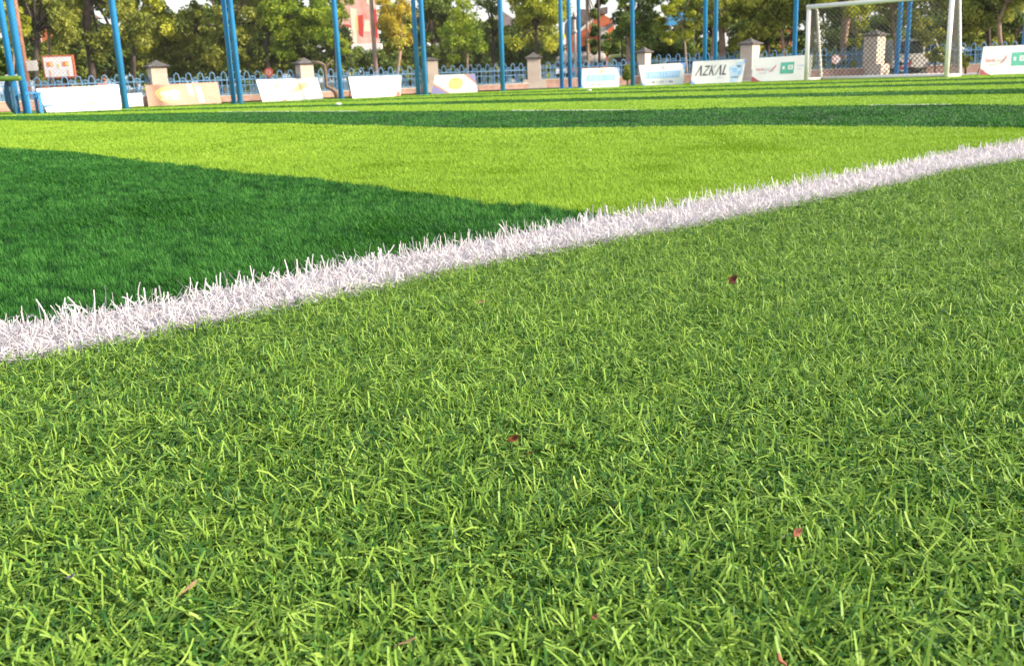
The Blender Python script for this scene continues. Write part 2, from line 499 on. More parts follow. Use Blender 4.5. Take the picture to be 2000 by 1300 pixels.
for sel, ns in ((near, 5), (~near, 3)):
    parts.append(blades('', *(a[sel] for a in (X, Y, L, Wd, phi, th0, kap, tint)), None, ns, s_bend=sb[sel], taper=0.82, z0=zb[sel][:, None]))
tag(merge('grass', parts, MT['grass_mid']), 'mid green artificial grass of tangled yellow and dark fibres in the foreground', 'artificial grass', kind='stuff')

# --- the white touchline: a dense mat of wide white fibres, spikes along its far edge
xs = rng.uniform(-420, 2380, 400000)
u = rng.random(400000)
lo, hi = LINE_LO(xs), LINE_HI(xs)
ys = lo + (hi - lo) * u
d = np.stack([ground(0, 0)] * 1)
dx = (xs - 1000) / FPX; dy = (ys - 650) / FPX
D = Fw[None] + dx[:, None] * Rt[None] - dy[:, None] * Up[None]
tt = -CAMH / D[:, 2]
P = CAM[None] + D * tt[:, None]
keepp = rng.random(len(P)) < np.clip((P[:, 1] / 4.6) ** 2.1 * 0.95, 0.025, 1)
X, Y, u = P[keepp, 0], P[keepp, 1], u[keepp]
n = len(X)
L = rng.uniform(0.026, 0.052, n)
zb = GZ + rng.uniform(0.002, 0.016, n)
Wd = np.maximum(rng.uniform(0.0015, 0.0027, n), 0.00072 * Y)
phi = rng.uniform(0, 2 * PI, n)
th0 = rng.normal(1.38, 0.22, n); kap = rng.normal(0.25, 0.6, n)
spike = (u > 0.76) & (rng.random(n) < 0.045)
th0[spike] = np.abs(rng.normal(0.15, 0.25, spike.sum())); kap[spike] = rng.normal(0.3, 0.45, spike.sum())
L[spike] = rng.uniform(0.030, 0.062, spike.sum()); Wd[spike] *= 1.25
tint = rng.random(n)
Vw, Fwt, Tw = blades('', X, Y, L, Wd, phi, th0, kap, tint, None, 4, s_bend=rng.normal(0, 0.35, n), taper=0.85, z0=zb[:, None])
np_mesh_white = np_mesh('touchline', Vw, Fwt, Tw, MT['grass_white'])
tag(np_mesh_white, 'shaggy white turf boundary line crossing the pitch edge', 'boundary line', kind='stuff')

# --- the pitch: upright cut fibres in dark and lime stripes
X1, Y1 = sample(1.2, 6.0, 130000, 1.0, 0.8)
X2, Y2 = sample(6.0, 33.0, 520000, 2.0, 0.5)
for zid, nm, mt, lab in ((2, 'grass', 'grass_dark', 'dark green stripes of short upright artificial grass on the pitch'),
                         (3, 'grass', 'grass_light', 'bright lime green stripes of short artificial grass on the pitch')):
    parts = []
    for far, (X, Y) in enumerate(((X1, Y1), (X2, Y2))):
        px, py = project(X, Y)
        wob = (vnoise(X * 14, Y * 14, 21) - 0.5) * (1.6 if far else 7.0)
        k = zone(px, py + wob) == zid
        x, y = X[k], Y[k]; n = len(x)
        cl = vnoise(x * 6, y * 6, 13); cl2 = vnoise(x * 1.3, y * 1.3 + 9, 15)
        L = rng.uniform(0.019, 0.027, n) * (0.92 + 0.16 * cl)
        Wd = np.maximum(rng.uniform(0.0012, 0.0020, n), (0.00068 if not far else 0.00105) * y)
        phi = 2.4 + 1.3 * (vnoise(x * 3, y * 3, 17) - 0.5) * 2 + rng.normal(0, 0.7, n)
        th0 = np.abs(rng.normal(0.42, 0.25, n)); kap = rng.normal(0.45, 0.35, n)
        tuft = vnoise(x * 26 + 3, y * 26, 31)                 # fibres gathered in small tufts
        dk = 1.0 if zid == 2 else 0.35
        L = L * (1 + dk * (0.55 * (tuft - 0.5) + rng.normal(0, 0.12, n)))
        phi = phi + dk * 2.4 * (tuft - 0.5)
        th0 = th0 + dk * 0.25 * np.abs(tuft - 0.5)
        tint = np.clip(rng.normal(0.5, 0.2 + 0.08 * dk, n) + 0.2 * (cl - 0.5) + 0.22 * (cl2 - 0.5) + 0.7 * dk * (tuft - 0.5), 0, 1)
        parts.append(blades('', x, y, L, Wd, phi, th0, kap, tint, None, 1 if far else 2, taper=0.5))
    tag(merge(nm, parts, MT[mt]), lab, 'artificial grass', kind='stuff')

# --- faint far white marking and small spots on the pitch
def mark(pts, wpx, name='pitch_marking', lab=None, cat=None):
    Vm = []; 
    for (x, y) in pts:
        Vm.append(ground(x, y + wpx / 2)[:2].tolist() + [-0.011]); Vm.append(ground(x, y - wpx / 2)[:2].tolist() + [-0.011])
    m = MB(); m.add(Vm, [(2 * i, 2 * i + 2, 2 * i + 3, 2 * i + 1) for i in range(len(pts) - 1)])
    return m


mark([(430, 217.2), (560, 216.3), (700, 215.5)], 0.6).build('pitch_marking', MT['banner_white'])['kind'] = 'structure'
mark([(1000, 213.8), (1110, 213.6), (1245, 212.6)], 0.8).build('pitch_marking', MT['banner_white'])['kind'] = 'structure'
mark([(1700, 203.2), (1800, 201.8), (1860, 201.4)], 0.6).build('pitch_marking', MT['banner_white'])['kind'] = 'structure'
for (sx, sy, lab) in ((1151, 176, 'small white spot marker on the far turf below the wide blue lettered board'),
                      (661, 203, 'small white spot marker on the far turf near the left blue poles'),
                      (407, 200.5, 'small pale spot marker at the turf edge below the salmon board')):
    c = ground(sx, sy)
    m = MB(); r = 0.055
    m.loft([[(r * math.cos(a) * q, r * 1.5 * math.sin(a) * q, z) for a in np.linspace(0, 2 * PI, 16, endpoint=False)] for q, z in ((1, -0.01), (1, 0.004), (0.6, 0.016), (0.35, 0.016))])
    o = m.build('marker_disc', MT['banner_white'])
    o.location = c
    tag(o, lab, 'marker disc', 'marker discs on the far turf')

# --- dry leaves lying in the run-off
def dry_leaf(px, py, len_px, wid, ang, curl, mi, lab, tilt=0.2, dz=-0.006):
    c = ground(px, py, dz)
    dist = np.linalg.norm(c - CAM); l = 0.85 * len_px * dist / FPX; w = l * wid
    rows = 8; V = []; Fc = []
    for i in range(rows + 1):
        t = i / rows; x = (t - 0.5) * l
        hw = w * 0.5 * math.sin(PI * min(max(t, 0.03), 0.97)) ** 0.75
        zc = curl * l * (2 * t - 1) ** 2
        for s in (-1, -0.45, 0, 0.45, 1):
            V.append((x, s * hw, zc + abs(s) * hw * 0.55 + 0.0006 * math.sin(9 * t + s)))
    for i in range(rows):
        for j in range(4):
            a = i * 5 + j
            Fc.append((a, a + 1, a + 6, a + 5))
    m = MB(); m.add(V, Fc)
    m.tube([(-0.5 * l, 0, curl * l), (-0.68 * l, 0, curl * l * 1.3)], [l * 0.018, l * 0.012], 5)
    m.tube([(-0.5 * l, 0, curl * l + 0.0003), (0, 0, 0.0005), (0.46 * l, 0, curl * l)], [l * 0.014, l * 0.012, l * 0.006], 5)
    o = m.build('fallen_leaf', LEAF_DRY[mi], smooth=True)
    sd = o.modifiers.new('thickness', 'SOLIDIFY'); sd.thickness = 0.0004
    o.location = c
    o.rotation_euler = (tilt, -0.35, ang)
    return tag(o, lab, 'fallen leaf', 'dry leaves on the run-off turf')


dry_leaf(1427, 549, 30, 0.62, 0.7, 0.35, 0, 'dark brown curled leaf nearest the white line on the right', 0.9, 0.008)
dry_leaf(1003, 857, 30, 0.55, 0.25, 0.25, 1, 'chestnut folded leaf with pale rim in the middle of the mid green turf', 0.8, 0.008)
dry_leaf(1555, 1040, 28, 0.6, 0.6, 0.2, 2, 'small salmon red leaf half buried in the lower right turf', 0.9, 0.006)
dry_leaf(1522, 1292, 34, 0.7, 1.9, 0.2, 2, 'pink leaf cut by the bottom edge of the picture', 0.7, 0.006)
dry_leaf(371, 1146, 44, 0.2, 0.85, 0.05, 3, 'narrow tan straw lying in the lower left turf', 0.3, 0.008)
dry_leaf(795, 1253, 44, 0.16, 0.1, 0.05, 3, 'thin tan stalk lying flat near the bottom middle', 0.3, 0.005)
dry_leaf(941, 590, 18, 0.4, 0.1, 0.1, 3, 'tiny tan flake on the turf just below the white line', 0.5, 0.004)
dry_leaf(1162, 1205, 16, 0.7, 0.4, 0.2, 2, 'tiny pink petal in the turf below the chestnut leaf', 0.5, 0.003)
dry_leaf(1036, 885, 18, 0.3, 0.1, 0.1, 1, 'sliver of brown leaf just right of the chestnut leaf', 0.4, 0.004)
dry_leaf(139, 1126, 22, 0.4, 0.05, 0.1, 4, 'grey fluffy scrap in the turf at lower left', 0.4, 0.004)

# ------------------------------------------------------------------ paving, road
def line_pt(a, b, px):
    """point of the plan line a-b seen in photo column px (level with the horizon)"""
    d = ray(px, 183 - 0.036 * px)[:2]
    ax, ay = a; ex, ey = b[0] - a[0], b[1] - a[1]
    # t*d = a + s*e
    det = d[0] * -ey + ex * d[1]
    t = (ax * -ey + ex * ay) / det
    return np.array([t * d[0], t * d[1]])


def gp(px, Y):
    p = W(px, 183 - 0.036 * px, Y)
    return (p[0], p[1])


L1a, CR = gp(240, 21.6), gp(1118, 29.0)
L2b = gp(2000, 28.6)
F1a, FC = gp(240, 25.6), gp(1110, 33.0)
F2b = gp(2000, 31.6)

mb = MB()
pts = [ground(x, float(EDGE(x)), 0)[:2] for x in np.linspace(-900, 2900, 60)]
far = [gp(2900, 33.5), gp(2000, 33.5), FC, gp(1000, 33.2), gp(240, 26.4), gp(-900, 17.5)]
far = [(p[0], p[1] + 1.0) for p in far]
mb.add([(p[0], p[1], GZ + 0.004) for p in pts] + [(p[0], p[1], GZ + 0.004) for p in far], [tuple(range(60 + len(far)))])
tag(mb.build('pavement', MT['paving']), kind='structure')
mb = MB()
mb.add([(-90, 24, GZ - 0.004), (90, 35.2, GZ - 0.004), (90, 44, GZ - 0.004), (-90, 44, GZ - 0.004)], [(0, 1, 2, 3)])
tag(mb.build('road', MT['asphalt']), kind='structure')

# ------------------------------------------------------------------ blue net poles
def pole(base, height=7.0, r=0.062, lab='', lean=0.0, grp='blue poles carrying the netting'):
    o = empty('net_pole', (base[0], base[1], GZ))
    m = MB(); m.tube([(0, 0, 0.012), (0, 0, height)], r, 14, True); m.build('pole_tube', MT['blue_paint'], o, smooth=True)
    m = MB(); m.box(-r * 1.7, r * 1.7, -r * 1.7, r * 1.7, 0, 0.012)
    for a in range(4):
        cx, cy = r * 1.3 * (1 if a % 2 else -1), r * 1.3 * (1 if a // 2 else -1)
        m.tube([(cx, cy, 0.012), (cx, cy, 0.03)], 0.009, 6)
    m.build('base_plate', MT['blue_paint'], o)
    m = MB(); m.tube([(0, 0, height * 0.52), (0, 0, height * 0.52 + 0.05)], r * 1.18, 14); m.build('collar', MT['blue_paint'], o)
    return tag(o, lab, 'pole', grp)


pole(line_pt(L1a, CR, 47), 7, 0.072, 'thickest blue pole at the far left, beside the blue steps')
p2 = line_pt(L1a, CR, 28) * 1.02
pole(p2, 7, 0.062, 'thinner blue pole just left of the thickest far left pole')
pole(line_pt(L1a, CR, 241), 7, 0.068, 'lone blue pole at the right end of the long blank white board')
pole(line_pt(L1a, CR, 466), 7, 0.062, 'front blue pole of the pair right of the salmon board')
pole(line_pt(L1a, CR, 453.5) * 1.01, 7, 0.058, 'rear blue pole of the pair right of the salmon board')
pole(line_pt(L1a, CR, 664), 7, 0.062, 'lone blue pole between the two plain white boards left of centre')
pole(line_pt(L1a, CR, 830), 7, 0.064, 'front blue pole of the pair touching the violet cornered board')
pole(line_pt(L1a, CR, 815.5) * 1.01, 7, 0.058, 'rear blue pole of the pair left of the violet cornered board')
pole(line_pt(L1a, CR, 981.5), 7, 0.064, 'lone blue pole before the open blue railing at picture centre')
pole(line_pt(L1a, CR, 1097), 7, 0.056, 'leftmost blue pole of the corner trio')
pole(line_pt(L1a, CR, 1113), 7, 0.054, 'middle blue pole of the corner trio')
pole(line_pt(CR, L2b, 1132), 7, 0.054, 'rightmost blue pole of the corner trio, touching a small white board')
pole(line_pt(CR, L2b, 1235.5), 7, 0.06, 'lone blue pole between the two blue lettered boards')
pole(line_pt(CR, L2b, 1376), 7, 0.062, 'left blue pole of the pair above the angular lettered board')
pole(line_pt(CR, L2b, 1396.5), 7, 0.058, 'right blue pole of the pair above the angular lettered board')
pole(line_pt(CR, L2b, 1550.5), 7, 0.066, 'lone blue pole just left of the white goal')
pole(line_pt(CR, L2b, 1752), 7, 0.068, 'left blue pole of the pair behind the goal net')
pole(line_pt(CR, L2b, 1770), 7, 0.06, 'right blue pole of the pair behind the goal net')
pole(line_pt(CR, L2b, 1997.5), 7, 0.06, 'blue pole at the right picture edge behind a white board')


def net(a, b, h0, h1, cell, r, name, lab):
    """safety net: straight diagonal cords in both directions, clipped to the bay"""
    ax = np.array(a); ex = np.array(b) - ax; ln = np.linalg.norm(ex); ex = ex / ln
    nrm = np.array([-ex[1], ex[0]]) * r
    m = MB(); H = h1 - h0
    step = cell * math.sqrt(2)
    for sgn in (1, -1):
        k = -H
        while k < ln:
            # u from k .. k+H while v 0..H
            u0, u1 = max(k, 0), min(k + H, ln)
            if u1 - u0 > 0.02:
                v0, v1 = u0 - k, u1 - k
                if sgn < 0: v0, v1 = H - v0, H - v1
                p0 = ax + ex * u0; p1 = ax + ex * u1
                A = (p0[0], p0[1], h0 + v0); B = (p1[0], p1[1], h0 + v1)
                dx, dz = ex * r, r
                V = []
                for (q, z) in ((p0, h0 + v0), (p1, h0 + v1)):
                    V += [(q[0] + nrm[0], q[1] + nrm[1], z), (q[0] - nrm[0] + dx[0], q[1] - nrm[1] + dx[1], z - r * sgn), (q[0] - nrm[0] - dx[0], q[1] - nrm[1] - dx[1], z + r * sgn)]
                m.add(V, [(0, 1, 4, 3), (1, 2, 5, 4), (2, 0, 3, 5)])
            k += step
    o = m.build(name, MT['net_dark'])
    return tag(o, lab, 'net', 'safety nets hung on the blue poles')


e1 = line_pt(L1a, CR, 31)
off = np.array([0.05, -0.09])
net(e1 + off, np.array(CR) + off, GZ + 0.02, 5.5, 0.055, 0.0010, 'safety_net', 'fine dark diamond net on the left row of blue poles')
net(np.array(CR) + np.array([0.1, -0.09]), np.array(L2b) + np.array([0, -0.09]), GZ + 0.02, 5.5, 0.055, 0.0009, 'safety_net', 'fine dark diamond net on the right row of blue poles behind the goal')

# far-left blue steps, bundle of netting and green padding
b = line_pt(L1a, CR, 66)
o = empty('pitch_steps', (b[0], b[1], GZ), math.atan2(CR[1] - L1a[1], CR[0] - L1a[0]))
def hpx(y0, y1, Y): return (y1 - y0) * Y / FPX
m = MB()
for x0, z1 in ((-0.16, 0.40), (0.06, 0.40), (0.22, 0.14)):
    for y0 in (-0.05, 0.35):
        MB().box(x0, x0 + 0.055, y0, y0 + .05, 0, z1).build('leg', MT['blue_paint'], o)
m = MB(); m.box(-0.18, 0.13, -0.07, 0.42, 0.402, 0.43); m.build('step', MT['blue_paint'], o)
m = MB(); m.box(0.135, 0.30, -0.07, 0.42, 0.142, 0.165); m.build('step', MT['blue_paint'], o)
tag(o, 'low blue steel steps beside the thickest far left pole', 'steps')
b = line_pt(L1a, CR, 28) + np.array([0.02, -0.22])
m = MB()
rr = [0.02, 0.085, 0.10, 0.09, 0.10, 0.08, 0.055, 0.02]
rings = []
for i, r in enumerate(rr):
    z = 0.05 + 0.72 * i / 7
    rings.append([(r * (1 + 0.25 * math.sin(3 * a + i)) * math.cos(a) + 0.01 * math.sin(i * 2), r * (1 + 0.2 * math.sin(2 * a + i * 1.7)) * math.sin(a), z) for a in np.linspace(0, 2 * PI, 14, endpoint=False)])
m.loft(rings)
o = m.build('netting_bundle', MT['tarp_blue'], smooth=True); o.location = (b[0], b[1], GZ)
tag(o, 'dark blue gathered netting bundle tied before the far left poles', 'netting bundle')
bl = W(-60, 156, 20.0); br = W(41, 153, 20.0)
m = MB(); pa = Vector(bl); pb = Vector(br)
m.tube([pa, pa.lerp(pb, 0.5), pb - Vector((0.03, 0, 0)), pb], [0.052, 0.052, 0.052, 0.03], 12)
sp = m.build('padding', MT['pad_green'], smooth=True)
o = empty('padded_rail', (pa.x, pa.y, GZ)); sp.parent = o; sp.matrix_parent_inverse = Matrix.Translation((pa.x, pa.y, GZ)).inverted()
for t in (0.06, 0.80):
    m = MB(); q = pa.lerp(pb, t); m.tube([(q.x - pa.x, q.y - pa.y, 0), (q.x - pa.x, q.y - pa.y, q.z - GZ - 0.03)], 0.02, 8); m.build('post', MT['tarp_blue'], o)
tag(o, 'green padded horizontal rail across the far left blue poles', 'rail')

# ------------------------------------------------------------------ goal
g1 = np.array(W(1574.5, 151, 27.0)); g1[2] = GZ
yaw = math.radians(-47)
fx = np.array([math.cos(yaw), math.sin(yaw)]); bx = np.array([-fx[1], fx[0]])
# width so that the right post falls in column 1847
best = min(np.arange(2.5, 6, 0.01), key=lambda w: abs(project(np.array([g1[0] + fx[0] * w]), np.array([g1[1] + fx[1] * w]), 0.0)[0][0] - 1848))
GW = float(best); GH = float(W(1577, 14, 27.0)[2] - GZ)
GD = 0.78; GT = 0.36
goal = empty('goal', (g1[0], g1[1], GZ), yaw)
tag(goal, 'white framed football goal with diamond net, standing on the far turf', 'goal')
R = 0.055
m = MB(); m.tube([(0, 0, 0), (0, 0, GH - R)], R, 14); m.build('post', MT['white_paint'], goal, True)
m = MB(); m.tube([(GW, 0, 0), (GW, 0, GH - R)], R, 14); m.build('post', MT['white_paint'], goal, True)
m = MB(); m.tube([(-R, 0, GH), (GW + R, 0, GH)], R * 1.02, 14); m.build('crossbar', MT['white_paint'], goal, True)
for x in (0.0, GW):
    m = MB(); m.tube([(x, R * 0.6, GH), (x, GT, GH - 0.02), (x, GT + 0.05, GH - 0.10), (x, GD, 0.1), (x, GD, 0.04)], 0.040, 12); m.build('rear_stay', MT['white_paint'], goal, True)
    m = MB(); m.tube([(x, R, 0.045), (x, GD - 0.03, 0.045)], 0.042, 12); m.build('side_bar', MT['white_paint'], goal, True)
m = MB(); m.tube([(0.03, GD, 0.055), (GW - 0.03, GD, 0.055)], 0.05, 12); m.build('ground_bar', MT['white_paint'], goal, True)


def quad_net(m, A, B, C, Dd, cell, r):
    """diagonal cords in the quad A-B (bottom) D-C (top)"""
    A, B, C, Dd = map(Vector, (A, B, C, Dd))
    wid = max((B - A).length, (C - Dd).length); hei = ((Dd - A).length + (C - B).length) / 2
    f = lambda u, v: A.lerp(B, u).lerp(Dd.lerp(C, u), v)
    step = cell * math.sqrt(2)
    for sgn in (1, -1):
        k = -hei
        while k < wid:
            u0, u1 = max(k, 0), min(k + hei, wid)
            if u1 - u0 > 0.03:
                pts = []
                for i in range(7):
                    u = u0 + (u1 - u0) * i / 6; v = u - k
                    if sgn < 0: v = hei - v
                    p = f(u / wid, v / hei)
                    sag = 0.05 * math.sin(PI * u / wid) * math.sin(PI * v / hei)
                    pts.append(p + Vector((0, sag, 0)))
                m.tube(pts, r, 4, False)
            k += step


m = MB()
quad_net(m, (0, GD, 0.07), (GW, GD, 0.07), (GW, GT, GH - 0.03), (0, GT, GH - 0.03), 0.088, 0.0088)
quad_net(m, (0.0, 0.03, 0.05), (0.0, GD, 0.05), (0.0, GT, GH - 0.05), (0.0, 0.03, GH - 0.05), 0.088, 0.0088)
quad_net(m, (GW, 0.03, 0.05), (GW, GD, 0.05), (GW, GT, GH - 0.05), (GW, 0.03, GH - 0.05), 0.088, 0.0088)
quad_net(m, (0, 0.03, GH - 0.01), (GW, 0.03, GH - 0.01), (GW, GT, GH - 0.02), (0, GT, GH - 0.02), 0.088, 0.0088)
m.build('net', MT['net_goal'], goal)

# ------------------------------------------------------------------ boards round the pitch
def text_mesh(txt, size, name, material, parent, loc, sx=1.0, shear=0.0, bold=0.0, depth=0.004):
    cu = bpy.data.curves.new('text', 'FONT'); cu.body = txt; cu.size = size; cu.extrude = 0.0; cu.shear = shear
    cu.offset = bold; cu.align_x = 'LEFT'
    t = bpy.data.objects.new('tmp', cu); COL.objects.link(t)
    bpy.context.view_layer.update()
    me = bpy.data.meshes.new_from_object(t.evaluated_get(bpy.context.evaluated_depsgraph_get()))
    bpy.data.objects.remove(t); bpy.data.curves.remove(cu)
    for v in me.vertices:
        x, y = v.co.x * sx, v.co.y
        v.co = (x + loc[0], -depth, y + loc[1])
    me.materials.clear(); me.materials.append(material)
    o = bpy.data.objects.new(name, me); COL.objects.link(o); o.parent = parent
    return o


def flat(parent, name, material, polys, d=0.004):
    """printed shapes lying proud of the panel; local x along, z up"""
    if not name.startswith('lettering') or name == 'lettering_ground':
        for p in polys:
            MB().add([(x, -d, z) for x, z in p], [tuple(range(len(p)))]).build(name, material, parent)
        return
    m = MB()
    for p in polys:
        m.add([(x, -d, z) for x, z in p], [tuple(range(len(p)))])
    return m.build(name, material, parent)


def board(tl, tr, br_, bl_, Yl, Yr, material, lab, cat='banner', lean=0.10, grp='advertising boards along the pitch edge', skew=None):
    """A-frame board: bottom corners given in photo pixels with their distances; leans back slightly.
    returns root empty whose local x runs along the board, local z up the panel; and width, height"""
    A = np.array(W(bl_[0], bl_[1], Yl)); B = np.array(W(br_[0], br_[1], Yr))
    zb = GZ + 0.006
    ez = B[:2] - A[:2]; wd = float(np.linalg.norm(ez)); rz = math.atan2(ez[1], ez[0])
    root = empty('advert_board', (A[0], A[1], zb), rz)
    tag(root, lab, cat, grp)
    # panel plane: contains the base line, leaning back by `lean`
    nrm = np.array([-math.sin(rz), math.cos(rz)])
    e = np.array([math.cos(rz), math.sin(rz)])

    def hit(px, py):
        d = ray(px, py)
        # plane: (P - A).n = tan(lean) * (z - zb)
        n3 = np.array([nrm[0], nrm[1], -math.tan(lean)])
        t = ((np.array([A[0], A[1], zb]) - CAM) @ n3) / (d @ n3)
        P = CAM + d * t - np.array([A[0], A[1], zb])
        return (float(P[:2] @ e), float(P[2] / math.cos(lean)))
    a, b_ = hit(*tl), hit(*tr)
    hgt = (a[1] + b_[1]) / 2
    pan = empty('panel_mount', (0, 0, 0))
    bpy.data.objects.remove(pan)
    x0, x1 = a[0], b_[0]
    poly = [(0, 0.0), (wd, 0.0), (x1, b_[1]), (x0, a[1])]
    th = 0.02
    m = MB(); m.prism(poly, 0.0, th)
    p = m.build('panel', material, root)
    p.rotation_euler = (-lean, 0, 0)
    m = MB()
    for t in (0.06, 0.94):
        top = (x0 + (x1 - x0) * t, 0.02 + math.sin(lean) * hgt * 0.96 + 0.012, hgt * math.cos(lean) * 0.96)
        m.tube([top, (wd * t, hgt * 0.55, 0.0)], 0.011, 6)
    m.tube([(wd * 0.06, hgt * 0.5, hgt * 0.08), (wd * 0.94, hgt * 0.5, hgt * 0.08)], 0.009, 6)
    m.build('stand', MT['banner_back'], root)
    # uv -> local coordinates on the panel
    def uv(u, v):
        xl = x0 * v; xr = wd + (x1 - wd) * v
        return (xl + (xr - xl) * u, (a[1] + (b_[1] - a[1]) * u) * v)
    return root, p, uv, wd, hgt


def ell(uv, cu, cv, ru, rv, n=20, w=0.0):
    return [uv(cu + ru * math.cos(a) * (1 + w * math.sin(3 * a)), cv + rv * math.sin(a) * (1 + w * math.cos(2 * a))) for a in np.linspace(0, 2 * PI, n, endpoint=False)]


def rect(uv, u0, v0, u1, v1, sk=0.0):
    return [uv(u0, v0), uv(u1, v0), uv(u1 + sk, v1), uv(u0 + sk, v1)]


def scribble(uv, u0, u1, v0, v1, n, seed, gap=0.3, sk=0.0, wfill=0.55):
    """rows of letter-like strokes too blurred to read"""
    r = random.Random(seed); P = []
    cw = (u1 - u0) / n
    for i in range(n):
        if r.random() < gap * 0.4: continue
        a = u0 + i * cw; w = cw * wfill * r.uniform(0.6, 1.1)
        s = cw * 0.26
        P.append(rect(uv, a, v0, a + s, v1, sk))
        k = r.random()
        if k < 0.6: P.append(rect(uv, a + s, v1 - (v1 - v0) * 0.22, a + w, v1, sk * 0.2))
        if k > 0.3: P.append(rect(uv, a + s, v0, a + w, v0 + (v1 - v0) * 0.22, sk * 0.2))
        if k > 0.6: P.append(rect(uv, a + w, v0 + (v1 - v0) * 0.1, a + w + s, v1 - (v1 - v0) * 0.1, sk))
    return P


# left row
r_, p_, uv, w_, h_ = board((70, 173.5), (232, 165.5), (237, 210), (92, 218), 20.6, 21.3, MT['banner_white'], 'long blank white board with faint tan writing at the far left', lean=0.25)
flat(p_, 'lettering', MT['tan_print'], [rect(uv, .50, .25, .515, .55), rect(uv, .50, .25, .57, .32), rect(uv, .58, .26, .66, .33), rect(uv, .60, .33, .615, .46), rect(uv, .66, .30, .69, .38), rect(uv, .685, .38, .70, .62), rect(uv, .37, .50, .39, .56)])
r_, p_, uv, w_, h_ = board((240, 184), (277, 181.5), (279, 196), (242, 198.5), 24.6, 24.9, MT['banner_white'], 'small low white board between the long white board and the salmon board', lean=0.05)
flat(p_, 'border', MT['cream_print'], [rect(uv, 0, 0, 1, .10)])
r_, p_, uv, w_, h_ = board((283, 167), (425, 160.5), (432, 197.5), (290, 204.5), 23.6, 24.6, MT['salmon'], 'salmon pink board with a glowing yellow patch and pale shapes', lean=0.12)
flat(p_, 'printed_patch', MT['yellow_print'], [ell(uv, .31, .52, .195, .40, 26, .10)])
flat(p_, 'printed_patch', MT['cream_print'], [ell(uv, .24, .56, .07, .17, 14), ell(uv, .37, .56, .08, .19, 14), rect(uv, .18, .28, .44, .36)], 0.006)
flat(p_, 'printed_stripe', MT['banner_white'], [rect(uv, .575, .45, .635, .94, -.02), rect(uv, .70, .10, .77, .86, -.03)])
flat(p_, 'printed_stripe', MT['yellow_print'], [rect(uv, .82, .70, .97, .86), [uv(.88, .50), uv(.95, .42), uv(1.0, .12), uv(1.0, .02), uv(.97, .2)]])
r_, p_, uv, w_, h_ = board((500, 156.5), (619, 153), (632, 191), (513, 196.5), 24.3, 25.2, MT['banner_white'], 'white board with a yellow swash beside the round red road sign', lean=0.22)
flat(p_, 'printed_swash', MT['yellow_print'], [[uv(.48, .40), uv(.60, .36), uv(.66, .48), uv(.80, .62), uv(.83, .82), uv(.72, .80), uv(.60, .64), uv(.50, .52)], [uv(.26, .62), uv(.33, .60), uv(.34, .82), uv(.27, .80)]])
flat(p_, 'printed_line', MT['cream_print'], [[uv(.88, .88), uv(.90, .88), uv(1.0, .30), uv(1.0, .22)]])
flat(p_, 'printed_dot', MT['red_print'], [rect(uv, .33, .0, .38, .07)])
r_, p_, uv, w_, h_ = board((681, 151), (784, 147.5), (782, 186), (689, 190), 24.6, 25.6, MT['banner_white'], 'white board with a red and white end and a row of grey writing', lean=0.20)
flat(p_, 'lettering', MT['grey_print'], scribble(uv, .12, .30, .17, .31, 6, 3) + scribble(uv, .40, .44, .17, .31, 1, 5) + scribble(uv, .54, .72, .17, .32, 5, 8))
flat(p_, 'lettering', MT['tan_print'], scribble(uv, .32, .50, .62, .70, 7, 9))
flat(p_, 'printed_patch', MT['peach_print'], [[uv(.90, .55), uv(1.0, .48), uv(1.0, .98), uv(.93, .98)], [uv(.86, .03), uv(1.0, .03), uv(1.0, .36), uv(.90, .30)]])
flat(p_, 'printed_patch', MT['red_print'], [[uv(.90, .02), uv(.99, .02), uv(.98, .20), uv(.92, .26)]], 0.006)
r_, p_, uv, w_, h_ = board((850, 147), (928, 144.5), (933, 179.5), (842, 183), 27.0, 27.2, MT['banner_white'], 'white board with violet corners and a yellow centre', lean=0.12)
flat(p_, 'printed_corner', MT['purple_print'], [[uv(.0, .02), uv(.36, .02), uv(.0, .48)], [uv(.80, .99), uv(1, .99), uv(1, .50)]])
flat(p_, 'printed_line', MT['orange_print'], [[uv(.0, .48), uv(.36, .02), uv(.40, .02), uv(.0, .56)], [uv(.74, .99), uv(.80, .99), uv(1, .50), uv(1, .44)]])
flat(p_, 'printed_patch', MT['yellow_print'], [ell(uv, .52, .52, .17, .33, 18, .05)])
flat(p_, 'lettering', MT['orange_print'], scribble(uv, .36, .62, .30, .36, 7, 21) + scribble(uv, .42, .64, .70, .75, 7, 22), 0.006)
# right row
for args in (((1137, 134.5), (1210, 131.5), (1209, 168.5), (1136, 171), 27.7, 27.8, 'smaller white board with pale blue slanted lettering and a yellow crest', 'yellow_print', 31),
             ((1247.5, 128), (1338.5, 122.5), (1335, 161.5), (1255, 165), 27.9, 28.0, 'larger white board with pale blue slanted lettering and a grey crest', 'lightgrey_print', 41)):
    r_, p_, uv, w_, h_ = board(*args[:4], args[4], args[5], MT['banner_white'], args[6], lean=0.10)
    flat(p_, 'crest', MT[args[7]], [[uv(.48, .76), uv(.52, .72), uv(.56, .76), uv(.56, .90), uv(.52, .95), uv(.48, .90)]])
    flat(p_, 'lettering_ground', MT['skyblue_print'], [rect(uv, .10, .34, .88, .66, .03)], 0.003)
    flat(p_, 'lettering', MT['paleblue_print'], scribble(uv, .12, .88, .39, .62, 11, args[8], 0.25, .02), 0.006)
    flat(p_, 'lettering_small', MT['grey_print'], scribble(uv, .22, .74, .12, .21, 15, args[8] + 1, 0.5))
    flat(p_, 'printed_corner', MT['blue_print'], [[uv(.0, .0), uv(.08, .0), uv(.0, .22)], [uv(.92, 1.0), uv(.88, 1.0), uv(.96, .90), uv(.97, .70), uv(1.0, .70), uv(1.0, 1.0)]])
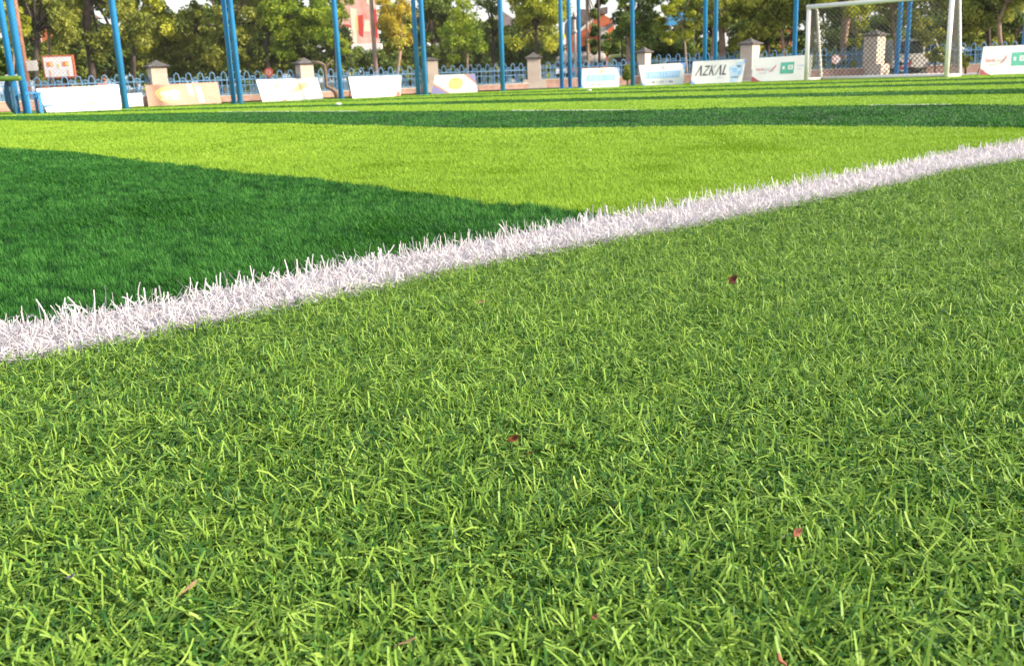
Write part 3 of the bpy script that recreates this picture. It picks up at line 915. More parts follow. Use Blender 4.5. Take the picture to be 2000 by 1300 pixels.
r_, p_, uv, w_, h_ = board((1354, 120.5), (1457, 115.5), (1449, 157), (1349, 160.5), 27.6, 27.8, MT['banner_white'], 'white board with angular AZKAL lettering and a pale blue picture', lean=0.10)


def stroke(uv, a, b, w):
    return [uv(a[0] - w / 2, a[1]), uv(a[0] + w / 2, a[1]), uv(b[0] + w / 2, b[1]), uv(b[0] - w / 2, b[1])]


v0, v1 = .36, .80
SK = lambda u, v: (u + 0.035 * (v - v0) / (v1 - v0), v)
ST = []
def st(a, b, w): ST.append(stroke(uv, SK(*a), SK(*b), w))
def bar(u0, u1, va, vb):
    ST.append([uv(*SK(u0, va)), uv(*SK(u1, va)), uv(*SK(u1, vb)), uv(*SK(u0, vb))])


st((.07, v0), (.125, v1), .018); st((.175, v0), (.125, v1), .032)      # A without bar
bar(.205, .30, v1 - .07, v1); bar(.20, .30, v0, v0 + .07); st((.213, v0 + .05), (.288, v1 - .05), .024)   # Z
st((.335, v0), (.335, v1), .026); st((.342, v0 + .17), (.405, v1), .018); st((.415, v0), (.362, v0 + .23), .028)   # K
st((.445, v0), (.50, v1), .018); st((.55, v0), (.50, v1), .032)        # A
st((.59, v0), (.59, v1), .028); bar(.585, .655, v0, v0 + .07)          # L
flat(p_, 'lettering', MT['grey_print'], ST)
flat(p_, 'lettering_small', MT['lightgrey_print'], scribble(uv, .50, .64, .22, .28, 8, 71))
flat(p_, 'printed_picture', MT['paleblue_print'], [ell(uv, .84, .48, .12, .36, 18, .22), ell(uv, .90, .78, .07, .16, 14, .2), [uv(.76, .05), uv(.90, .05), uv(.92, .30), uv(.74, .30)]])
flat(p_, 'printed_picture', MT['skyblue_print'], [ell(uv, .82, .55, .05, .13, 12, .2), ell(uv, .92, .42, .04, .12, 12, .2)], 0.006)
flat(p_, 'printed_corner', MT['blue_print'], [[uv(.0, .0), uv(.10, .0), uv(.0, .20)], [uv(.95, .99), uv(1.0, .99), uv(1.0, .78)]])
for args in (((1472, 114), (1588, 107), (1583, 153), (1467, 157), 28.0, 27.8, 'white bank board half behind the left goal post', 0.0),
             ((1921, 91.5), (2042, 86.5), (2040, 139.5), (1913, 143), 25.3, 25.2, 'white bank board cut by the right picture edge', 0.0)):
    r_, p_, uv, w_, h_ = board(*args[:4], args[4], args[5], MT['banner_white'], args[6], lean=0.08)
    t0 = uv(.07, .46); h = h_
    text_mesh('bank', h * .20, 'lettering', MT['red_print'], p_, t0, 0.82)
    text_mesh('jateng', h * .20, 'lettering', MT['lightgrey_print'], p_, (t0[0] + w_ * .135, t0[1]), 0.82)
    text_mesh('syariah', h * .13, 'lettering_small', MT['lightgrey_print'], p_, uv(.12, .33), 0.82)
    flat(p_, 'printed_swoosh', MT['red_print'], [[uv(.27, .38), uv(.33, .42), uv(.40, .62), uv(.385, .60), uv(.41, .72), uv(.36, .58), uv(.33, .47)]])
    flat(p_, 'printed_square', MT['green_print'], [rect(uv, .475, .30, .70, .76)])
    flat(p_, 'printed_square', MT['banner_white'], [rect(uv, .505, .48, .545, .60), rect(uv, .60, .46, .68, .64)], 0.006)
    flat(p_, 'lettering_small', MT['green_print'], scribble(uv, .61, .67, .49, .61, 3, 55), 0.008)
    flat(p_, 'lettering_small', MT['skyblue_print'], scribble(uv, .76, .95, .58, .63, 9, 51) + scribble(uv, .76, .92, .45, .49, 9, 52))
    flat(p_, 'printed_corner', MT['maroon_print'], [[uv(.0, .0), uv(.19, .0), uv(.10, .09), uv(.04, .20), uv(.0, .24)]])

# ------------------------------------------------------------------ ornamental fence with pillars
def pillar(px, Ytop, yc0, yc1, wpx, plan, lab, rot, base=None, wide=1.0):
    """px centre column, cap apex row yc0, eave row yc1, total visible width wpx"""
    c = plan
    Y = c[1]
    top = W(px, yc0, Y)[2]; eave = W(px, yc1, Y)[2]
    a = wpx * Y / FPX / (abs(math.cos(rot)) + abs(math.sin(rot))) / 2
    o = empty('fence_pillar', (c[0], c[1], GZ), rot)
    e = eave - GZ; t = top - GZ
    m = MB(); m.box(-a, a, -a, a, 0, e); m.build('shaft', MT['render_beige'], o, bevel=0.008)
    m = MB(); q = a * 1.36
    m.loft([[(-s, -s, z), (s, -s, z), (s, s, z), (-s, s, z)] for s, z in ((q * .93, e), (q, e + (t - e) * .12), (q, e + (t - e) * .22), (q * .55, e + (t - e) * .52), (q * .2, e + (t - e) * .85), (q * .06, t))])
    m.build('cap', MT['cap_grey'], o)
    m = MB(); m.box(-a * 1.75, a * 1.75, -a * 1.02, a * 1.02, 0, e * 0.30); m.build('plinth', MT['render_beige'], o)
    return tag(o, lab, 'pillar', 'fence pillars with hipped caps')


ang1 = math.atan2(FC[1] - F1a[1], FC[0] - F1a[0]); ang2 = math.atan2(F2b[1] - FC[1], F2b[0] - FC[0])
PL1 = lambda px: line_pt(F1a, FC, px)
PL2 = lambda px: line_pt(FC, F2b, px)
pillar(311, 0, 117.5, 132, 40, PL1(311), 'brightly lit beige pillar above the salmon board', ang1)
pillar(597, 0, 113, 126, 36, PL1(597), 'beige pillar above the board with the yellow swash', ang1)
pillar(841, 0, 112, 119, 31, PL1(841), 'beige pillar behind the pair of blue poles by the violet cornered board', ang1)
pillar(1043, 0, 102.5, 115, 25, PL1(1043), 'beige pillar on a wide plinth left of the corner trio of poles', 0.0)
pillar(1258.5, 0, 92, 104, 27, PL2(1258), 'beige pillar right of the lone pole, above the larger blue lettered board', -0.80)
pillar(1464.5, 0, 75, 88, 37, PL2(1464), 'beige pillar between the AZKAL board and the bank board', -0.80)
pillar(1706, 0, 58, 71, 40, PL2(1706), 'beige pillar with bright right face seen through the goal net', -0.90)


def fence_run(a, b, htop, hwall, lab, mats=('fence_blue', 'render_base'), arch=0.31):
    ax = np.array(a); ex = np.array(b) - ax; ln = float(np.linalg.norm(ex)); rz = math.atan2(ex[1], ex[0])
    o = empty('ornamental_fence', (ax[0], ax[1], GZ), rz)
    m = MB(); m.box(0, ln, -0.07, 0.07, 0, hwall); m.build('base_wall', MT[mats[1]], o)
    m = MB(); m.box(0, ln, -0.085, 0.085, hwall, hwall + 0.03); m.build('coping', MT['render_beige'], o)
    m = MB()
    rail = hwall + (htop - hwall) * 0.68
    m.box(0, ln, -0.012, 0.012, hwall + 0.05, hwall + 0.075); m.box(0, ln, -0.012, 0.012, rail - 0.02, rail + 0.01)
    m.box(0, ln, -0.010, 0.010, rail - 0.16, rail - 0.14)
    m.build('rail', MT[mats[0]], o)
    m = MB(); n = int(ln / arch)
    for i in range(n):
        x = (i + .5) * arch; w = arch * .22
        # tall narrow hoop
        pts = [(x - w, 0, hwall + 0.03), (x - w, 0, rail + (htop - rail) * .45), (x - w * .75, 0, rail + (htop - rail) * .8), (x, 0, htop), (x + w * .75, 0, rail + (htop - rail) * .8), (x + w, 0, rail + (htop - rail) * .45), (x + w, 0, hwall + 0.03)]
        m.tube(pts, 0.015, 5)
        # scrolls between the hoops and crossed lower bars
        x2 = x + arch / 2; q = arch * .27
        m.tube([(x2 - q, 0, rail - 0.01), (x2 - q * .7, 0, rail + 0.05), (x2, 0, rail + 0.085), (x2 + q * .7, 0, rail + 0.05), (x2 + q, 0, rail - 0.01)], 0.013, 5)
        m.tube([(x + w, 0, hwall + .06), (x + arch - w, 0, rail - .15)], 0.011, 5)
        m.tube([(x + arch - w, 0, hwall + .06), (x + w, 0, rail - .15)], 0.011, 5)
        m.tube([(x2, 0, hwall + .04), (x2, 0, rail + .085)], 0.011, 5)
    m.build('hoops', MT[mats[0]], o)
    return tag(o, lab, 'fence', 'ornamental blue fence runs')


def hw(px, y, Y): return float(W(px, y, Y)[2] - GZ)


PXS1 = [20, 311, 597, 841, 1043]
lab1 = ['far left run of blue hooped fence, behind the scoreboard board', 'blue hooped fence run between the brightly lit pillar and the next one',
        'blue hooped fence run behind the two plain white boards', 'blue hooped fence run behind the violet cornered board']
for i in range(4):
    a, b = PL1(PXS1[i] - (250 if i == 0 else 0)), PL1(PXS1[i + 1])
    fence_run(a, b, hw(700, 133, PL1(700)[1]), hw(700, 178, PL1(700)[1]) if i else 0.22, lab1[i])
PXS2 = [1043, 1258, 1464, 1706, 2250]
lab2 = ['blue hooped fence run behind the corner trio of poles', 'blue hooped fence run between the two blue lettered boards and the AZKAL board',
        'blue hooped fence run behind the left half of the goal', 'blue hooped fence run right of the goal']
for i in range(4):
    a, b = (PL1(1043) if i == 0 else PL2(PXS2[i] + (104 if i == 3 else 0))), PL2(PXS2[i + 1])
    fence_run(a, b, hw(1600, 95, PL2(1600)[1]) if i else 0.80, 0.24, lab2[i])

# ------------------------------------------------------------------ trees
def leaf_cloud(centres, radii, counts, size, tints, squash=0.8, droop=0.3):
    Cs = np.repeat(np.array(centres), counts, 0); Rr = np.repeat(np.array(radii), counts)
    Tn = np.repeat(np.array(tints), counts)
    n = len(Cs)
    dirs = rng.normal(size=(n, 3)); dirs /= np.linalg.norm(dirs, axis=1)[:, None]
    rad = rng.random(n) ** 0.45
    P = Cs + dirs * (rad * Rr)[:, None] * np.array([1, 1, squash])
    a = rng.normal(size=(n, 3)); a[:, 2] -= droop; a /= np.linalg.norm(a, axis=1)[:, None]
    b = rng.normal(size=(n, 3)); b -= a * (a * b).sum(1)[:, None]; b /= np.linalg.norm(b, axis=1)[:, None]
    s = size * rng.uniform(0.6, 1.3, n)
    a = a * s[:, None]; b = b * (s * 0.42)[:, None]
    V = np.stack([P - a, P - b * 1.0 + a * .1, P + a, P + b + a * .1], 1).reshape(-1, 3)
    F = np.arange(n * 4).reshape(-1, 4)
    t = np.clip(Tn + rng.normal(0, 0.16, n), 0, 1)
    return V, F, np.repeat(t, 4)


def tree(px, Y, lab, kind, crown, trunk, bark='bark_dark', leaf=0.075, dens=1.0, top=4.6, grp='trees beyond the fence', name='tree', cat='tree'):
    """crown: list of lobes (px, py, rx_px, ry_px); trunk: list of (px, py, thick_px)"""
    b = W(trunk[0][0], trunk[0][1], Y)
    o = empty(name, (b[0], Y, GZ)); tag(o, lab, cat, grp)
    base = np.array([b[0], Y, GZ])
    m = MB()
    pts = [np.array([b[0], Y, GZ])] + [W(x, y, Y + random.uniform(-.1, .1)) for x, y, t in trunk]
    rad = [trunk[0][2] * Y / FPX / 2 * 1.15] + [t * Y / FPX / 2 for x, y, t in trunk]
    if pts[1][2] < GZ + 0.05: pts, rad = pts[:1] + pts[2:], rad[:1] + rad[2:]
    m.tube([p - base for p in pts], rad, 9)
    fork = pts[-1]
    C = []; Rr = []; N = []; T = []
    for (lx, ly, rx, ry) in crown:
        c = W(lx, ly, Y); rxm = rx * Y / FPX; rym = ry * Y / FPX
        m.tube([fork - base, (fork + c) / 2 - base + np.array([0, random.uniform(-.2, .2), .1]), c - base], [rad[-1] * .7, rad[-1] * .45, 0.015], 6)
        k = max(7, int(26 * (rxm * rym) / 0.8))
        for _ in range(k):
            while True:
                q = rng.uniform(-1, 1, 3)
                if (q ** 2).sum() < 1: break
            pc = c + q * np.array([rxm, max(rxm * .9, 0.5), rym]) * .92
            sm = rxm < .30
            r = rng.uniform(.22, .50) * (.28 if sm else min(1.2, max(.6, rxm)))
            C.append(pc - base); Rr.append(r); N.append(int(rng.uniform(150, 300) * dens * (r / .36) ** 2 * (0.075 / leaf) ** 1.6 * (5 if sm else 1))); T.append(np.clip(rng.normal(.52, .2) + 0.0, .05, .95))
            if rng.random() < .5:
                m.tube([c - base, pc - base], [0.018, 0.006], 4)
    m.build('trunk', MT[bark], o, smooth=True)
    V, F, t = leaf_cloud(C, Rr, N, leaf, T)
    cr = np_mesh('crown', V, F, t, LEAFM[kind], smooth=False); cr.parent = o
    return o


def lobes(x0, x1, y0, y1, n, seed, sz=1.0):
    r = random.Random(seed); out = []
    for i in range(n):
        out.append((r.uniform(x0, x1), r.uniform(y0, y1), r.uniform(24, 42) * sz, r.uniform(20, 34) * sz))
    return out


TR = [
    # px, Y, label, kind, lobes, trunk, bark
    (60, 30, 'olive tree at the far left behind the brown timber pole', 'olive', lobes(20, 130, -110, 85, 15, 1), [(70, 150, 10), (72, 60, 8)], 'bark_dark', .07, 1.0),
    (28, 27.6, 'small yellow green tree hugging the brown timber pole', 'yellow', [(28, 36, 17, 20), (36, 55, 13, 14), (22, 20, 14, 14)], [(26, 150, 4), (28, 60, 3)], 'bark_tan', .055, 1.0),
    (175, 31, 'large forked dark trunked tree between the scoreboard and the lone left pole', 'olive', lobes(120, 205, -120, -20, 9, 2) + [(240, 15, 40, 34), (225, 70, 30, 30), (262, 52, 34, 32), (130, 30, 34, 26), (196, 92, 22, 30)], [(181, 150, 13), (174, 90, 13), (170, 45, 16), (172, -10, 12)], 'bark_dark', .07, 1.0),
    (290, 33, 'yellow topped tree right of the lone left pole', 'yellow', [(255, 20, 34, 30), (285, 40, 26, 26), (240, -15, 40, 30), (300, -30, 40, 20), (305, 15, 24, 22), (318, 60, 26, 24), (275, 80, 26, 22)], [(262, 150, 8), (260, 60, 6)], 'bark_dark', .07, .9),
    (330, 34, 'tree with brownish olive leaves hanging low over the brightly lit pillar', 'olive', lobes(285, 345, 55, 105, 8, 4) + [(365, 115, 32, 28), (385, 60, 40, 34), (360, 138, 26, 18), (375, 25, 20, 18), (318, 25, 18, 18)], [(335, 150, 9), (330, 80, 7)], 'bark_dark', .07, 1.0),
    (420, 33, 'dense olive tree behind the pair of poles left of centre', 'olive', lobes(385, 500, -90, 118, 20, 5), [(450, 150, 10), (445, 60, 8)], 'bark_dark', .07, 1.0),
    (560, 33, 'bright green tree above the board with the yellow swash', 'bright', lobes(530, 650, -100, 95, 16, 6) + [(560, 92, 30, 22), (600, 40, 40, 30)], [(525, 140, 11), (518, 95, 9), (530, 40, 7)], 'bark_dark', .07, 1.0),
    (620, 35, 'shaded green tree behind the pillar above the yellow swash board', 'dark', lobes(500, 665, 70, 120, 12, 7, .9), [(610, 150, 8), (605, 90, 6)], 'bark_dark', .07, .9),
    (668, 31, 'bright leafed tree overlapping the left side of the red billboard', 'bright', [(652, 20, 24, 40), (672, 92, 13, 14), (655, 70, 20, 24), (662, -20, 30, 30)], [(655, 150, 5), (654, 90, 4)], 'bark_dark', .06, 1.0),
    (770, 33, 'golden leaved tree right of the red billboard', 'golden', [(752, 30, 19, 22), (768, 50, 22, 20), (775, 75, 26, 20), (790, 20, 20, 30), (750, -10, 20, 20)], [(775, 150, 7), (782, 100, 6)], 'bark_tan', .06, .9),
    (740, 38, 'shaded dark tree under the red billboard', 'dark', lobes(690, 800, 112, 135, 9, 9, .7), [(740, 150, 6), (740, 120, 5)], 'bark_dark', .07, 1.0),
    (830, 34, 'dark tree with a thick trunk behind the pair of poles at the violet board', 'dark', lobes(800, 890, -100, 40, 13, 10) + [(835, 70, 26, 26), (825, 105, 22, 20), (865, 100, 22, 20)], [(848, 150, 9), (846, 80, 9), (840, 30, 8)], 'bark_dark', .065, 1.0),
    (905, 31.5, 'green tree with drooping leaves above the violet cornered board', 'bright', [(882, 40, 26, 30), (895, 75, 26, 30), (920, 55, 24, 28), (888, 118, 13, 24), (930, 85, 20, 16), (905, 10, 34, 26), (890, -40, 40, 30)], [(913, 155, 5), (912, 100, 5)], 'bark_tan', .06, 1.0),
    (960, 35, 'dark trunked tree behind the lone pole at picture centre', 'dark', [(945, 5, 22, 36), (962, 30, 14, 20), (950, -40, 30, 30), (935, 100, 18, 26), (940, 60, 14, 24), (968, 70, 12, 24)], [(964, 150, 7), (963, 60, 6)], 'bark_dark', .065, .9),
    (1040, 34, 'bright yellow green tree above the pillar with the wide plinth', 'yellow', lobes(995, 1085, -90, 60, 16, 13) + [(1012, 85, 24, 14), (1075, 78, 22, 18)], [(1049, 150, 7), (1049, 85, 6), (1046, 55, 5)], 'bark_dark', .06, 1.0),
    (1000, 35.5, 'low dark evergreen behind the open railing at picture centre', 'dark', lobes(965, 1075, 85, 122, 11, 14, .8), [(1010, 150, 6), (1010, 110, 5)], 'bark_dark', .06, 1.1),
    (1147, 37, 'slim pale trunked tree before the orange house', 'dark', [(1155, -10, 14, 18), (1162, 25, 9, 18), (1160, 58, 10, 12), (1158, 88, 14, 14), (1140, -20, 18, 16)], [(1149, 140, 6), (1147, 60, 5), (1146, -10, 5)], 'bark_pale', .06, .9),
    (1172, 36.5, 'slim brown trunked tree at the right corner of the orange house', 'dark', [(1178, 0, 10, 8), (1170, -25, 22, 14)], [(1171, 140, 5), (1170, 60, 5), (1168, -20, 5)], 'bark_dark', .06, .8),
    (1200, 41, 'low round dark tree above the pale green truck cab', 'dark', [(1195, 85, 20, 22), (1210, 95, 18, 14), (1185, 95, 14, 14)], [(1200, 150, 5), (1200, 110, 4)], 'bark_dark', .06, 1.1),
    (1235, 34, 'tall dark green tree behind the lone pole right of the truck', 'dark', lobes(1215, 1300, -90, 55, 16, 16) + [(1222, 70, 20, 20), (1270, 68, 24, 18)], [(1227, 165, 8), (1226, 85, 7)], 'bark_tan', .065, 1.0),
    (1245, 35, 'leafy climber hanging at the edge of the dark green tree', 'bright', [(1214, 40, 10, 26), (1210, 60, 8, 20), (1222, 14, 14, 18)], [(1216, 150, 4), (1214, 70, 3)], 'bark_dark', .055, .9),
    (1330, 33.5, 'olive yellow tree with twin thin trunks left of the pole pair', 'yellow', [(1300, 40, 16, 30), (1320, 10, 24, 22), (1345, 25, 12, 12), (1340, 55, 18, 14), (1310, 75, 14, 12), (1350, -20, 30, 26)], [(1342, 150, 5), (1338, 90, 4), (1333, 50, 4)], 'bark_pale', .055, .9),
    (1300, 36.5, 'row of dark green undergrowth above the parked grey car', 'dark', lobes(1265, 1370, 82, 104, 12, 18, .6), [(1310, 150, 5), (1310, 105, 4)], 'bark_dark', .055, 1.1),
    (1395, 33.5, 'tree with two tan trunks behind the pair of poles above the AZKAL board', 'olive', [(1365, 20, 18, 30), (1372, 55, 14, 18), (1400, 5, 26, 28), (1415, 40, 12, 16)], [(1390, 150, 10), (1394, 80, 9), (1399, 30, 8)], 'bark_tan', .06, .9),
    (1412, 34, 'tree with a broad grey trunk right of the pole pair', 'olive', [(1428, 88, 12, 14), (1420, 10, 20, 20)], [(1412, 150, 13), (1411, 90, 12), (1408, 45, 11)], 'bark_tan', .06, .9),
    (1480, 34, 'broad olive tree above the pillar between the lettered boards', 'olive', lobes(1425, 1545, -90, 48, 19, 20) + [(1450, 65, 22, 16), (1515, 60, 18, 14)], [(1528, 150, 7), (1530, 90, 7), (1524, 50, 6)], 'bark_tan', .06, 1.0),
    (1500, 38, 'deep shaded tree behind the pillar and the bank board', 'dark', lobes(1440, 1600, 30, 90, 14, 21, .8), [(1500, 150, 8), (1500, 80, 7)], 'bark_dark', .065, 1.0),
    (1590, 34, 'dark green tree behind the left goal post', 'dark', lobes(1560, 1640, -90, 30, 10, 22), [(1580, 150, 7), (1582, 60, 6)], 'bark_dark', .065, 1.0),
    (1655, 33, 'thick tan trunked tree seen through the left half of the goal net', 'yellow', [(1620, 5, 26, 16), (1665, 10, 34, 18), (1680, 40, 24, 30), (1640, -40, 50, 30), (1668, 70, 14, 26)], [(1648, 140, 11), (1647, 90, 13), (1652, 40, 16), (1656, 20, 16)], 'bark_tan', .055, .9),
    (1720, 36, 'dark tree behind the pillar inside the goal', 'dark', lobes(1620, 1760, 35, 92, 14, 24, .8), [(1715, 150, 8), (1712, 60, 7)], 'bark_dark', .065, .9),
    (1780, 34, 'olive tree behind the right half of the goal net', 'olive', lobes(1700, 1850, -90, 42, 17, 25) + [(1815, 66, 20, 16)], [(1752, 150, 6), (1747, 70, 6), (1742, 20, 6)], 'bark_tan', .06, 1.0),
    (1815, 37, 'shaded brownish tree right of the white van', 'olive', lobes(1790, 1900, 30, 85, 12, 26, .8), [(1830, 150, 7), (1830, 70, 6)], 'bark_dark', .065, .9),
    (1910, 33, 'dark green tree right of the goal', 'olive', lobes(1880, 1960, -80, 60, 13, 27) + [(1900, 82, 16, 12)], [(1932, 150, 7), (1930, 60, 8), (1930, 20, 6)], 'bark_dark', .06, 1.0),
    (1955, 32.5, 'twisted brown trunked tree at the right edge', 'olive', lobes(1945, 2060, -80, 15, 10, 28), [(1962, 150, 6), (1952, 70, 8), (1951, 40, 8), (1965, 5, 6)], 'bark_tan', .06, 1.0),
    (2010, 35, 'dark foliaged tree at the right picture edge', 'dark', lobes(1960, 2090, 20, 88, 12, 29, .8), [(1988, 150, 7), (1984, 60, 6)], 'bark_tan', .065, 1.0),
]
for t in TR:
    tree(t[0], t[1], t[2], t[3], t[4], t[5], t[6], t[7] * 1.0, t[8] if len(t) > 8 else 1.0)
# low plants at the fence foot
tree(1648, 32.6, 'small ivy bush at the foot of the thick tan trunk inside the goal', 'olive', [(1641, 131, 11, 9), (1655, 127, 9, 10)], [(1648, 142, 4), (1648, 133, 3)], 'bark_dark', .04, 1.2, name='shrub', cat='shrub', grp='shrubs at the fence')
tree(1862, 31.0, 'two thin stemmed leafy shrub inside the right goal corner', 'olive', [(1826, 106, 9, 12), (1838, 112, 8, 8)], [(1826, 142, 3), (1826, 118, 3)], 'bark_dark', .045, 1.0, name='shrub', cat='shrub', grp='shrubs at the fence')
tree(1884, 29.6, 'dark narrow shrub just right of the goal', 'olive', [(1885, 114, 4, 9), (1886, 122, 4, 7)], [(1886, 143, 4), (1886, 128, 4)], 'bark_dark', .04, 1.2, name='shrub', cat='shrub', grp='shrubs at the fence')
tree(1226, 30.2, 'ivy clad stem left of the lone pole between the blue lettered boards', 'olive', [(1226, 137, 5, 9), (1225, 150, 5, 8)], [(1226, 163, 5), (1227, 130, 5)], 'bark_tan', .035, 1.0, name='shrub', cat='shrub', grp='shrubs at the fence')
# bent bare trunk before the fence
b = W(659, 186, 27.0)
o = empty('bare_tree', (b[0], b[1], GZ)); base = np.array([b[0], b[1], GZ])
m = MB(); m.tube([np.array((0, 0, 0))] + [W(x, y, 27.0) - base for x, y in ((654, 178), (637, 168), (636, 140), (634, 128), (622, 122), (608, 121))], [.07, .06, .055, .05, .045, .035, .02], 8)
m.tube([W(636, 140, 27) - base, W(640, 126, 27) - base, W(650, 117, 27) - base], [.035, .025, .012], 6)
m.build('trunk', MT['bark_tan'], o, True)
tag(o, 'bent bare reddish trunk between the yellow swash board and the lone pole', 'tree')

# far wooded backdrop: individual trees behind the road
far = [(-80, 'olive'), (40, 'dark'), (130, 'olive'), (230, 'dark'), (345, 'olive'), (430, 'dark'), (540, 'olive'), (640, 'dark'), (820, 'olive'), (930, 'dark'), (1010, 'olive'), (1290, 'olive'), (1400, 'dark'), (1510, 'olive'), (1620, 'dark'), (1740, 'olive'), (1850, 'dark'), (1960, 'olive'), (2080, 'dark')]
names = ['left of everything beyond the street', 'behind the far left poles', 'behind the scoreboard', 'behind the lone left pole', 'behind the brightly lit pillar', 'behind the salmon board',
         'behind the round red sign', 'behind the bent bare trunk', 'behind the violet cornered board', 'behind the centre railing', 'behind the wide plinth pillar', 'behind the grey car',
         'behind the pole pair above AZKAL', 'behind the pillar by the bank board', 'behind the left goal post', 'behind the net pillar', 'behind the white van', 'behind the right edge trees', 'outside the right edge']
for (px, kd), nm in zip(far, names):
    ytop = 30 if px in (345,) else (-60 if px not in (820, 930, 1010, 1290) else 10)
    L_ = lobes(px - 60, px + 60, ytop + 20, 128, 11, px + 300, 1.0) + lobes(px - 60, px + 60, 112, 146, 9, px + 900, .9)
    tree(px, 47, 'distant shaded tree across the street, ' + nm, kd, L_, [(px, 150, 8), (px, 90, 6)], 'bark_dark', .115, .9, grp='distant trees across the street')

# ------------------------------------------------------------------ street things
def place_box(name, lab, cat, px0, px1, py0, py1, Y, dpt, material):
    pass


# scoreboard on two posts
Y = 27.4
a = W(83, 112, Y); b = W(143, 112, Y)
c = W(114, 131, Y); w = 58 * Y / FPX; h = 42 * Y / FPX
o = empty('scoreboard', (c[0], c[1], GZ), 0.05); zc = c[2] - GZ
for x in (-w * .3, w * .3): MB().tube([(x, .04, 0), (x, .04, zc - h / 2)], 0.025, 8).build('post', MT['banner_back'], o)
m = MB(); m.box(-w / 2, w / 2, 0, 0.10, zc - h / 2, zc + h / 2); m.build('case', MT['rust_frame'], o, bevel=.012)
m = MB(); m.box(-w / 2 + .045, w / 2 - .045, -0.006, 0, zc - h / 2 + .045, zc + h / 2 - .045); m.build('face', MT['banner_white'], o)
for x0 in (-.36, .14):
    MB().box(w * x0, w * (x0 + .20), -0.012, -0.007, zc + h * .02, zc + h * .22).build('digit_window', MT['orange_print'], o)
    MB().box(w * (x0 + .11), w * (x0 + .19), -0.016, -0.013, zc + h * .04, zc + h * .20).build('digit', MT['yellow_print'], o)
MB().box(-w * .02, w * .045, -0.012, -0.007, zc - h * .02, zc + h * .13).build('digit', MT['yellow_print'], o)
for x0 in (-.30, .27): MB().box(w * x0, w * (x0 + .05), -0.012, -0.007, zc - h * .42, zc - h * .14).build('label_plate', MT['peach_print'], o)
tag(o, 'white scoreboard with rust red rim and yellow digits', 'scoreboard')
# timber pole far left
Y = 26.6
b = W(55, 170, Y); t = W(16, -60, Y)
o = empty('utility_pole', (b[0], Y, GZ))
m = MB(); m.tube([(0, 0, 0), (0, 0, t[2] - GZ)], [.075, .06], 10); m.build('shaft', MT['wood_pole'], o, True)
m = MB(); z = W(50, 129, Y)[2] - GZ; m.box(.06, .34, -.03, -.01, z - .13, z + .13); m.build('notice_plate', MT['plaster_white'], o)
tag(o, 'brown timber utility pole with a pale notice plate at the far left', 'utility pole')
# arched street lamp (bent pole) left
Y = 31.5
o = empty('street_lamp', (W(95, 150, Y)[0], Y, GZ)); base = np.array(o.location)
m = MB(); m.tube([(0, 0, 0)] + [W(x, y, Y) - base for x, y in ((94, 62), (97, 40), (103, 26), (113, 21), (126, 23), (133, 29))], [.05, .04, .035, .03, .03, .028, .025], 8); m.build('arm', MT['bark_pale'], o, True)
e = W(136, 31, Y) - base
m = MB(); m.box(e[0] - .10, e[0] + .10, -.06, .06, e[2] - .04, e[2] + .04); m.build('lamp_head', MT['plaster_white'], o, bevel=.02)
tag(o, 'arched grey street lamp curving above the scoreboard', 'street lamp', 'street lamps')
# pale pink lamp pole by the billboard
Y = 33
o = empty('street_lamp', (W(735, 150, Y)[0], Y, GZ))
m = MB(); m.tube([(0, 0, 0), (0, 0, 5.2), (.3, 0, 5.6), (.9, 0, 5.7)], [.075, .055, .045, .035], 10); m.build('arm', MT['pink_pole'], o, True)
m = MB(); m.box(.85, 1.2, -.08, .08, 5.64, 5.74); m.build('lamp_head', MT['plaster_white'], o, bevel=.02)
tag(o, 'straight pale pink lamp pole crossing the red billboard', 'street lamp', 'street lamps')
# lamp post before the orange house
Y = 36
o = empty('street_lamp', (W(1124, 140, Y)[0], Y, GZ)); base = np.array(o.location)
zt = W(1121, 22, Y)[2] - GZ; z1 = W(1121, 38, Y)[2] - GZ; z2 = W(1123, 62, Y)[2] - GZ
m = MB(); m.tube([(0, 0, 0), (0, 0, .5), (0, 0, .55), (0, 0, z2), (0, 0, z1)], [.07, .06, .05, .045, .04], 10); m.tube([(0, 0, z2 - .05), (0, 0, z2 + .05)], .075, 10); m.build('shaft', MT['plaster_white'], o, True)
m = MB(); m.tube([(0, 0, z1), (0, 0, z1 + .03), (0, 0, z1 + .06)], [.06, .12, .10], 10); m.build('collar', MT['grey_print'], o, True)
m = MB(); m.tube([(0, 0, z1 + .06), (0, 0, z1 + .14), (0, 0, zt - .06), (0, 0, zt)], [.06, .08, .07, .02], 10); m.build('lantern', MT['plaster_white'], o, True)
tag(o, 'pale lantern post with a dark collar before the orange house', 'street lamp', 'street lamps')

